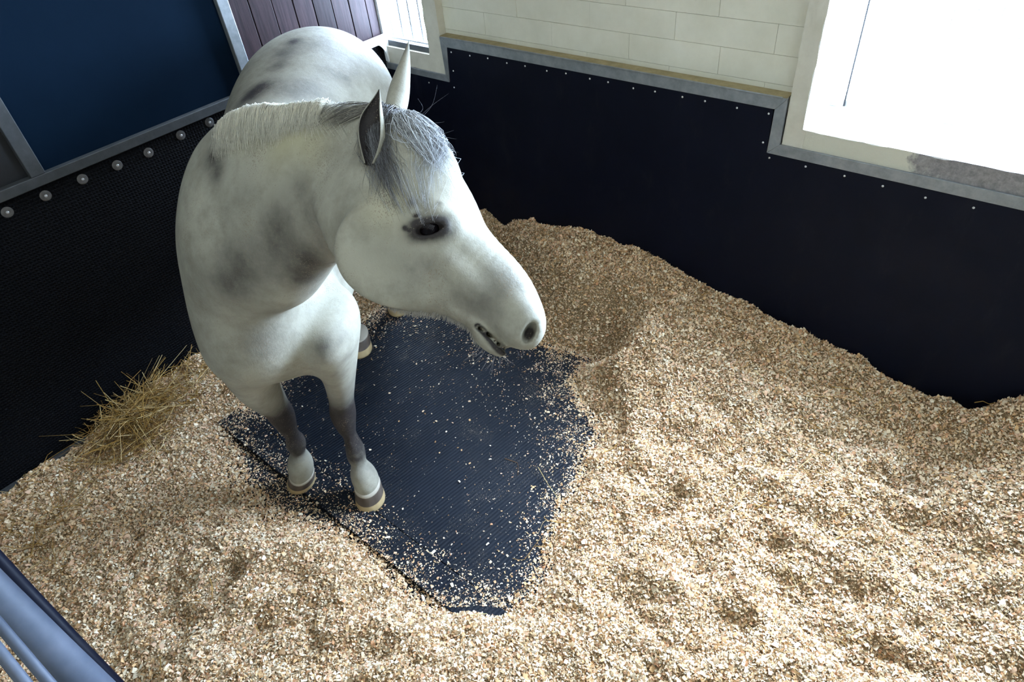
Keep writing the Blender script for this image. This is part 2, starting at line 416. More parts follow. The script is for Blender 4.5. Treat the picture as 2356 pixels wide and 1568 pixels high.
# corner post with curved gusset
post(2.352, 2.405, 1.04, 2.98, M_white_metal)
pt(MB().box((1.562, YL - .036, 1.142), (2.352, YL - .0301, 1.186), .001).build('rail_face', M_white_metal))
gus = [(2.300, 1.150)] + [(2.300 - .075 * math.cos(t), 1.150 - .11 * math.sin(t) * 1.0) for t in np.linspace(0, 0, 1)]
arc = [(2.352 - .06 + .06 * math.sin(t), 1.142 - .11 * (1 - math.cos(t))) for t in np.linspace(0, PI / 2, 9)]
pt(MB().poly([(2.3522, 1.1425)] + arc, 1, YL - .03, YL - .024).build('gusset', M_white_metal))
# washers along the left lining
WASH = [(0.4157, 1.0905), (0.5589, 1.0912), (0.7068, 1.094), (0.8514, 1.0908), (0.9895, 1.0881), (1.1477, 1.1023), (1.2918, 1.1059)]
V, F = dome(.021, .004, 20, 3); hv, hf = dome(.007, .0075, 10, 3)
V = [(x, y, min(z, .0025)) for x, y, z in V]
wm = mesh_object('washer', V, F, M_washer, None, True); hm_ = mesh_object('bolt_head', hv, hf, M_screw, None, True)
xs = [(x, z) for x, z in WASH] + [(1.44 + .146 * i, 1.104) for i in range(6)] + [(.27 - .145 * i, 1.09) for i in range(5)]
for i, (x, z) in enumerate(xs):
    w = wm if i == 0 else wm.copy(); h_ = hm_ if i == 0 else hm_.copy()
    if i: COL.objects.link(w); COL.objects.link(h_)
    w.parent = part; w.matrix_parent_inverse = Matrix.Identity(4); w.location = Vector((x, YL - .006, z)) - part.location; w.rotation_euler = (PI / 2, 0, 0)
    h_.parent = w; h_.matrix_parent_inverse = Matrix.Identity(4)
pt(MB().box((-3.2, YL - .02, -.012), (.0, YL - .006, .03)).build('sheet_edge', M_mat_hex))

# ------------------------------------------------------------------ rubber floor mats
def floor_mat(name, x0, y0, x1, y1, z0, z1, label):
    o = MB().box((x0, y0, z0), (x1, y1, z1), .003).build(name, M_mat_floor); tag(o, label, 'mat'); return o
floor_mat('rubber_floor_mat', .712, .30, 1.93, 2.530, -.012, .0, 'wide black ribbed rubber mat in the middle of the box, dusted with shavings')
floor_mat('rubber_floor_mat', .590, .30, .706, 2.528, -.012, .013, 'narrow black rubber mat strip under the horse\'s front hooves')
floor_mat('rubber_floor_mat', -.19, .30, .585, 2.95, -.012, -.006, 'black rubber mat left of the narrow strip, mostly buried in shavings')

# ------------------------------------------------------------------ noise for the bedding
def vnoise(x, y, cell, seed):
    g = np.random.default_rng(seed).random((256, 256))
    u = x / cell + 1000.3; v = y / cell + 1000.7
    i = np.floor(u).astype(int); j = np.floor(v).astype(int); fu = u - i; fv = v - j
    fu = fu * fu * (3 - 2 * fu); fv = fv * fv * (3 - 2 * fv)
    a = g[i % 256, j % 256]; b = g[(i + 1) % 256, j % 256]; c = g[i % 256, (j + 1) % 256]; d = g[(i + 1) % 256, (j + 1) % 256]
    return (a * (1 - fu) + b * fu) * (1 - fv) + (c * (1 - fu) + d * fu) * fv - .5
def fbm(x, y, cell, seed, o=3):
    s = 0; a = 1
    for k in range(o): s = s + a * vnoise(x, y, cell / 2 ** k, seed + k); a *= .5
    return s
BARE = np.array([(0.603, 2.527), (0.812, 2.506), (0.961, 2.536), (1.165, 2.627), (1.362, 2.581), (1.507, 2.541), (1.635, 2.531), (1.873, 2.5), (2.072, 2.343), (2.167, 2.193), (1.963, 1.864), (1.87, 1.632), (1.885, 1.494), (1.923, 1.391), (1.958, 1.301), (1.832, 1.352), (1.737, 1.335), (1.669, 1.238), (1.621, 1.122), (1.544, 1.059), (1.423, 1.065), (1.332, 1.0), (1.242, 0.979), (1.146, 0.973), (1.064, 0.953), (0.98, 0.91), (0.911, 0.857), (0.808, 0.856), (0.709, 0.894), (0.669, 0.96), (0.608, 1.029), (0.583, 1.113), (0.587, 1.323), (0.592, 1.582), (0.521, 1.713), (0.486, 1.901), (0.5, 2.046), (0.495, 2.17), (0.547, 2.303), (0.56, 2.414)])
def bare_dist(x, y):
    """signed distance to the swept patch (positive on the bedding)"""
    x = np.asarray(x, float); y = np.asarray(y, float)
    d = np.full(x.shape, 1e9); ins = np.zeros(x.shape, bool)
    P = BARE
    for k in range(len(P)):
        ax, ay = P[k]; bx, by = P[(k + 1) % len(P)]
        ex, ey = bx - ax, by - ay; t = np.clip(((x - ax) * ex + (y - ay) * ey) / (ex * ex + ey * ey), 0, 1)
        d = np.minimum(d, np.hypot(x - ax - t * ex, y - ay - t * ey))
        c = ((ay > y) != (by > y)) & (x < (bx - ax) * (y - ay) / (by - ay + 1e-12) + ax); ins ^= c
    return np.where(ins, -d, d)
def sstep(t): t = np.clip(t, 0, 1); return t * t * (3 - 2 * t)
WY = np.array([-1.8, -.9, -.26, -.12, .10, .35, .835, 1.12, 1.33, 1.7, 2.05, 2.32, 2.6, 2.97]); WZ = np.array([.30, .33, .285, .165, .19, .235, .28, .33, .375, .37, .33, .29, .16, .06])
def bed_height(x, y):
    d = bare_dist(x, y) + .03 * fbm(x, y, .16, 3)
    dd = np.maximum(d, 0)
    # the left-front side drifts up more steeply
    h = .070 * sstep(dd / .22) - .022 + .03 * sstep(dd / .06)
    bank = np.interp(y, WY, WZ)
    wdt = .95
    h = h + (bank - .06) * sstep(1 - (XW - x) / wdt) * sstep(dd / .25)
    h = h - .045 * sstep((.8 - x) / .5) * sstep((y - 1.6) / .5)
    h = h + .03 * np.exp(-((x - .42) / .26) ** 2 - ((y - 2.85) / .16) ** 2)
    rough = sstep(dd / .15)
    h = h + rough * (.045 * fbm(x, y, .33, 21, 2) + .042 * fbm(x, y, .11, 31, 2) + .016 * fbm(x, y, .035, 41, 2))
    near = sstep((.9 - y) / .8) * sstep((x - .5) / .6) + sstep((.55 - x) / .4) * sstep((1.9 - y) / .6)
    h = h + rough * near * (.085 * fbm(x * 1.5 + y * .5, y * .7 - x * .3, .24, 51, 3))
    # hoof holes
    wx = x + .05 * fbm(x, y, .1, 61, 2); wy = y + .05 * fbm(x, y, .1, 71, 2)
    for (hx, hy, hr, hd) in HOLES:
        q = ((wx - hx) ** 2 * .55 + (wy - hy) ** 2 * 1.3 + .6 * (wx - hx) * (wy - hy)) / hr ** 2
        h = h - .8 * hd * np.exp(-q) * rough + .35 * hd * np.exp(-(np.sqrt(q) - 1.5) ** 2 * 3) * rough
    return h, d
HOLES = [(1.35, .62, .07, .05), (1.25, .42, .06, .04), (.35, 1.55, .07, .045), (.12, 1.45, .08, .05), (1.6, .12, .08, .05), (1.05, .25, .07, .045), (1.8, .35, .07, .04), (1.2, -.15, .07, .05),
         (.45, 1.25, .06, .04), (.3, 1.1, .07, .045), (1.45, -.3, .09, .05), (.75, .35, .06, .035), (.0, 1.9, .07, .04), (1.62, .75, .06, .03), (1.95, -.05, .07, .04), (.18, 1.72, .06, .04)]
def in_view(P, m=.10):
    q = P - CAM; z = q @ CZ; u = 1517.8 * (q @ CX) / z / 2356; v = 1517.8 * (q @ CY) / z / 1568
    return (z > .1) & (np.abs(u) < .5 + m) & (np.abs(v) < .5 + m)

st = .010
gx_ = np.arange(-.60, XW - .009, st); gx_ = np.append(gx_, XW - .0105); gy_ = np.arange(-1.75, YL - .008, st)
Xg, Yg = np.meshgrid(gx_, gy_, indexing='ij'); Hg, Dg = bed_height(Xg, Yg)
Hg2 = Hg
keep = (Dg > -.012)
nx, ny = Xg.shape; idx = np.arange(nx * ny).reshape(nx, ny)
q = np.stack([idx[:-1, :-1], idx[1:, :-1], idx[1:, 1:], idx[:-1, 1:]], -1).reshape(-1, 4)
kf = keep.ravel()[q].all(1); q = q[kf]
used = np.unique(q); remap = np.full(nx * ny, -1); remap[used] = np.arange(len(used))
Vb = np.stack([Xg.ravel(), Yg.ravel(), Hg2.ravel()], 1)[used]
bedding = mesh_object('wood_shavings_bedding', Vb, remap[q], M_bed, None, True)
tag(bedding, 'thick bed of pale wood shavings heaped around the bare mat and up the window wall', 'bedding', kind='stuff')

# ------------------------------------------------------------------ the shavings themselves
PAL = np.array([(.78, .58, .36), (.68, .43, .21), (.74, .47, .30), (.86, .74, .55), (.34, .19, .08), (.80, .64, .44), (.62, .32, .16)])
PW = np.array([.24, .18, .15, .16, .08, .14, .05])
def flakes(P, Ln, Wd, lift, name, label, parent=None, tilt=.55, pal=PAL, pw=PW):
    n = len(P); a = rng.random(n) * 2 * PI; tl = rng.normal(0, tilt, n); rl2 = rng.normal(0, tilt, n)
    u = np.stack([np.cos(a) * np.cos(tl), np.sin(a) * np.cos(tl), np.sin(tl)], 1)
    v = np.stack([-np.sin(a) * np.cos(rl2), np.cos(a) * np.cos(rl2), np.sin(rl2)], 1)
    w = np.cross(u, v)
    curl = rng.uniform(.1, .55, n)[:, None] * Ln[:, None] * np.sign(rng.random((n, 1)) - .3)
    c = P + np.array([0, 0, 1]) * lift[:, None]
    L2 = Ln[:, None] / 2; W2 = Wd[:, None] / 2
    vs = np.stack([c - u * L2 - v * W2, c - u * L2 + v * W2, c - v * W2 * 1.05 + w * curl * .5, c + v * W2 * 1.05 + w * curl * .5, c + u * L2 - v * W2 * .8, c + u * L2 + v * W2 * .7], 1).reshape(-1, 3)
    b0 = (np.arange(n) * 6)[:, None]
    F = np.concatenate([b0 + np.array([0, 1, 3, 2]), b0 + np.array([2, 3, 5, 4])], 0)
    cc = pal[rng.choice(len(pal), n, p=pw / pw.sum())] * rng.uniform(.78, 1.12, (n, 1))
    o = mesh_object(name, vs, F, M_flake, parent, False, {'col': np.repeat(np.clip(cc, 0, .95), 6, 0)})
    return o
def sample(n, x0, x1, y0, y1):
    x = rng.uniform(x0, x1, n); y = rng.uniform(y0, y1, n); h, d = bed_height(x, y); return x, y, h, d
x, y, h, d = sample(1150000, -.58, XW - .012, -1.3, YL - .012)
P = np.stack([x, y, h], 1)
m = in_view(P, .06)
m &= (d > -.02) & (rng.random(len(x)) < np.clip((d + .02) / .05, .12, 1))
P = P[m][:340000]; n = len(P)
print('flakes', n)
Ln = rng.lognormal(math.log(.0074), .42, n).clip(.003, .022); Wd = Ln * rng.uniform(.3, .8, n)
P[:, 2] = np.maximum(P[:, 2], 0.0)
o = flakes(P, Ln, Wd, rng.uniform(.0005, .007, n), 'shavings', '', bedding, .60)
o['kind'] = 'stuff'
# scattered crumbs on the swept rubber
nn = 120000
x = rng.uniform(.35, 2.1, nn); y = rng.uniform(.8, 2.65, nn); d = bare_dist(x, y)
streak = np.clip(vnoise(x * .35 + y * 1.0, y * .25 - x * .9, .05, 77) + .5, 0, 1); patch = np.clip(fbm(x, y, .22, 91, 3) + .5, 0, 1)
right = sstep((x - 1.15) / .5)
prob = np.exp(d / .055) * (.35 + streak * 1.1) + right * .75 * streak ** 2 * np.exp(d / .17) * 1.8 + .018 * patch ** 2 + .012
prob += .35 * np.exp(-((x - .62) / .05) ** 2) * (y > 1.45) * patch + .30 * np.exp(-((x - .72) / .035) ** 2) * patch * 1.4 + .8 * np.exp(-((x - .60) / .20) ** 2 - ((y - 2.45) / .08) ** 2) * patch + .6 * np.exp(-((x - 1.6) / .3) ** 2 - ((y - 2.5) / .12) ** 2) * patch + .3 * sstep((.59 - x) / .02)
m = (d < .01) & (rng.random(nn) < prob); x, y = x[m], y[m]; n = len(x); print('crumbs', n)
Ln = rng.lognormal(math.log(.0040), .45, n).clip(.0018, .013); zz = np.where((x > .590) & (x < .706), .0132, np.where(x < .59, -.0055, .0003))
o = flakes(np.stack([x, y, zz], 1), Ln, Ln * rng.uniform(.3, .8, n), rng.uniform(.0008, .002, n), 'crumbs', '', bedding, .22)
o['kind'] = 'stuff'
# the few larger curls one can pick out on the mat
BIG = [(0.72, 1.23), (0.655, 1.412), (0.663, 1.077), (0.755, 1.926), (1.016, 1.373), (0.868, 1.088), (0.964, 1.324), (0.864, 1.162), (0.936, 1.745), (1.163, 1.285), (0.905, 1.326), (0.921, 1.705), (0.948, 1.031), (0.94, 2.063), (1.03, 1.938)]
b0 = None
BIGL = ['largest pale wood curl, square and flat, near the tip of the bare mat', 'peach-coloured wood curl on the narrow mat strip beyond the hoof', 'white ragged wood curl closest to the tip of the narrow mat strip', 'pale wood curl on the strip between the two front hooves', 'small white wood chip in the centre of the wide ribbed mat', 'thin bent wood curl on the wide mat, right of the seam']
for k, (bx, by) in enumerate(BIG[:6]):
    o = flakes(np.array([[bx, by, .0135 if .590 < bx < .706 else .001]]), np.array([.020 if k < 3 else .014]), np.array([.010 if k < 3 else .006]), np.array([.003]), 'wood_curl', '', None, .15, pal=np.array([(.88, .76, .55)]), pw=np.array([1.]))
    tag(o, BIGL[k], 'wood curl', 'larger wood curls on the bare mat')

# ------------------------------------------------------------------ hay
def stalks(paths, radii, cols, name, parent=None, sides=3):
    """paths (n, k, 3) -> thin tapered tubes in one mesh"""
    n, k, _ = paths.shape
    t = np.gradient(paths, axis=1); t /= np.linalg.norm(t, axis=2, keepdims=True) + 1e-9
    ref = np.where(np.abs(t[..., 2:3]) > .9, np.array([1., 0, 0]), np.array([0, 0, 1.]))
    a = np.cross(t, ref); a /= np.linalg.norm(a, axis=2, keepdims=True) + 1e-9; b = np.cross(t, a)
    ring = []
    for s in range(sides):
        an = 2 * PI * s / sides; ring.append(paths + (a * math.cos(an) + b * math.sin(an)) * radii[:, :, None])
    V = np.stack(ring, 2).reshape(-1, 3)
    base = (np.arange(n) * k * sides)[:, None]; F = []
    for i in range(k - 1):
        for s in range(sides):
            s2 = (s + 1) % sides
            F.append(base + np.array([i * sides + s, i * sides + s2, (i + 1) * sides + s2, (i + 1) * sides + s]))
    return mesh_object(name, V, np.concatenate(F, 0), parent=parent, mat=None, smooth=True, attr={'col': np.repeat(cols, k * sides, 0)})
HAYP = np.array([(.33, .18, .04), (.44, .26, .07), (.14, .07, .02), (.68, .50, .24), (.38, .22, .055)])
def hay(n, cx, cy, sx, sy, zlo, zhi, lmin, lmax, name, curve=.35, vert=.35):
    c = np.stack([rng.normal(cx, sx, n), rng.normal(cy, sy, n)], 1); c[:, 1] = np.minimum(c[:, 1], YL - .03)
    z0, _ = bed_height(c[:, 0], c[:, 1]); r2 = ((c[:, 0] - cx) / sx) ** 2 + ((c[:, 1] - cy) / sy) ** 2
    z = np.maximum(z0, 0) + zlo + rng.random(n) * zhi * np.exp(-r2 / 3)
    a = rng.random(n) * 2 * PI; el = rng.normal(0, vert, n); L = rng.uniform(lmin, lmax, n)
    u = np.stack([np.cos(a) * np.cos(el), np.sin(a) * np.cos(el), np.sin(el)], 1); w = rng.normal(0, 1, (n, 3)); w[:, 2] *= .5
    k = 6; tt = np.linspace(-.5, .5, k)
    kink = rng.uniform(-.25, .25, n)[:, None]
    bend = np.abs(tt[None] - kink)
    p = np.stack([c[:, 0], c[:, 1], z], 1)[:, None] + u[:, None] * (tt[None, :, None] * L[:, None, None]) + w[:, None] * (bend * L[:, None] * curve)[..., None]
    hh, _ = bed_height(p[..., 0], p[..., 1]); p[..., 2] = np.maximum(p[..., 2], np.maximum(hh, 0) + .003)
    p[..., 1] = np.minimum(p[..., 1], YL - .012); p[..., 0] = np.minimum(p[..., 0], XW - .016)
    rad = rng.uniform(.0008, .0024, n)[:, None] * np.linspace(1, .6, k)[None]
    cols = HAYP[rng.integers(0, 5, n)] * rng.uniform(.7, 1.25, (n, 1))
    o = stalks(p, rad, cols, name); o.data.materials.append(M_hay); return o
hp = hay(620, .36, 2.77, .12, .09, .0, .13, .07, .22, 'hay_pile', curve=.75, vert=.55); tag(hp, 'tangled brown hay heap on the shavings against the left partition', 'hay', kind='stuff')
hp2 = hay(220, .62, 2.82, .13, .09, .0, .05, .06, .16, 'hay'); hp2.parent = hp; hp2['kind'] = 'stuff'
hp3 = hay(130, -.15, 2.70, .12, .2, .0, .02, .08, .18, 'hay', vert=.1); hp3.parent = hp; hp3['kind'] = 'stuff'
n = 0
sets = [(70, 1.85, .45, .22, .25), (70, 1.45, .0, .3, .22), (40, 1.2, .6, .35, .3), (20, 2.2, .75, .06, .3), (35, 1.9, .0, .2, .25), (14, .1, 1.5, .2, .3)]
loose = None
for (n_, cx, cy, sx, sy) in sets:
    o = hay(n_, cx, cy, sx, sy, .002, .01, .05, .15, 'hay', curve=.25, vert=.08)
    if loose is None: loose = o; o.name = 'loose_hay'; tag(o, 'loose hay wisps scattered over the wood shavings', 'hay', kind='stuff')
    else: o.parent = loose; o['kind'] = 'stuff'
def single(name, pts3, r, col, label):
    p = np.array(pts3, float); kk = np.linspace(0, len(p) - 1, 9); i = np.minimum(kk.astype(int), len(p) - 2); f = (kk - i)[:, None]
    q_ = p[i] * (1 - f) + p[i + 1] * f
    hh, dd_ = bed_height(q_[:, 0], q_[:, 1]); q_[:, 2] = np.where(dd_ > 0, np.maximum(hh, 0) + .006, .014) + p[i, 2]
    o = stalks(q_[None], np.linspace(r, r * .5, 9)[None], np.array([col]), name, sides=5); o.data.materials.append(M_hay); tag(o, label, 'hay stalk'); return o
for pts3, label, c3 in [([[1.253, 1.144, 0.006], [1.207, 1.056, 0.006], [1.176, 0.977, 0.006]], 'long pale hay stalk lying from the bare mat onto the right-hand shavings', (0.5, 0.38, 0.16)), ([[1.944, -0.079, 0.0], [1.857, -0.024, 0.0], [1.76, 0.042, 0.0]], 'long pale hay stalk on the shavings at the lower right, below the shaded bank', (0.6, 0.5, 0.3)), ([[1.88, 0.403, 0.0], [1.825, 0.33, 0.0], [1.762, 0.242, 0.0]], 'long golden hay stalk lying down the slope of the right bank', (0.5, 0.4, 0.2)), ([[0.612, 0.934, 0.004], [0.676, 0.901, 0.004], [0.72, 0.889, 0.004]], 'short yellow hay stalk at the near tip of the bare mat', (0.5, 0.42, 0.2)), ([[1.814, 0.763, 0.0], [1.849, 0.722, 0.0], [1.876, 0.677, 0.0]], 'short straight straw piece lying crosswise on the tan bank in the middle distance', (0.6, 0.48, 0.25)), ([[1.247, 0.093, 0.004], [1.225, 0.064, 0.004], [1.209, 0.039, 0.004]], 'bright white-yellow straw piece in the foreground right shavings', (0.85, 0.78, 0.6)), ([[1.55, 0.083, 0.004], [1.565, 0.042, 0.004], [1.581, -0.002, 0.004]], 'white straw piece pressed flat near the right edge of the bright patch', (0.85, 0.78, 0.6)), ([[1.536, -0.343, 0.003], [1.548, -0.404, 0.003], [1.63, -0.422, 0.003]], 'bent brown stem beside the blue-grey scrap at the right edge', (0.35, 0.25, 0.1)), ([[1.265, 0.733, 0.003], [1.339, 0.703, 0.003], [1.4, 0.645, 0.003]], 'thin curved hay stalk on the bright shavings right of the bare mat', (0.55, 0.42, 0.2))]:
    single('hay_stalk', pts3, .0016, c3, label)
# folded scrap of blue-grey cloth at the right edge
bx, by = 1.86, -.50
hh, _ = bed_height(np.array([bx]), np.array([by]))
ug, vg = np.meshgrid(np.linspace(-1, 1, 15), np.linspace(-1, 1, 11), indexing='ij')
zz = .016 * np.cos(ug * 2.2) * np.cos(vg * 1.4) + .006 * np.sin(ug * 6 + vg * 4)
sv = np.stack([bx + ug * .035 + .004 * np.sin(vg * 5), by + vg * .022, hh[0] + .006 + zz], -1).reshape(-1, 3); ii = np.arange(15 * 11).reshape(15, 11)
sf = np.stack([ii[:-1, :-1], ii[1:, :-1], ii[1:, 1:], ii[:-1, 1:]], -1).reshape(-1, 4)
sc_ = mesh_object('cloth_scrap', sv, sf, M_cloth, None, True); md = sc_.modifiers.new('thick', 'SOLIDIFY'); md.thickness = .004
tag(sc_, 'small crumpled blue-grey scrap half buried in the shavings', 'scrap')

# ------------------------------------------------------------------ tubular stall front in the near left corner
X0 = -.2
sf_ = empty('stall_front_gate', (X0, 1.0, 0)); tag(sf_, 'galvanised tubular gate end in the near left corner of the box', 'gate')
def sg(o): return child(o, sf_)
sg(MB().tube([(X0 - .01, 1.02, -.01), (X0 - .01, 1.05, .5), (X0, 1.085, .88), (X0, 1.12, 1.0), (X0, 1.175, 1.15), (X0, 1.28, 1.36), (X0, 1.45, 1.52), (X0, 1.7, 1.6), (X0, 2.93, 1.62)], .034, 20).build('frame_tube', M_tube, None, True))
sg(MB().tube([(X0, 1.13, .10), (X0, 1.19, .42), (X0, 1.255, .60), (X0, 1.33, .74), (X0, 1.43, .89), (X0, 1.55, 1.03), (X0, 1.75, 1.2)], .017, 12).build('rubber_edge', M_mat_wall, None, True))
for k, (ya, yb) in enumerate([((1.012, 1.21), (.90, 1.13)), ((.905, 1.30), (.83, 1.26))]):
    (y0, z0), (y1, z1) = ya, yb
    dy, dz = y1 - y0, z1 - z0
    sg(MB().tube([(X0 - .0, y0 - dy * 2.5, z0 - dz * 2.5), (X0, y0, z0), (X0, y1, z1), (X0, y1 + dy * 1.5, z1 + dz * 4), (X0, y1 + dy * 2, .02)], .0085, 10).build('bar', M_tube, None, True))

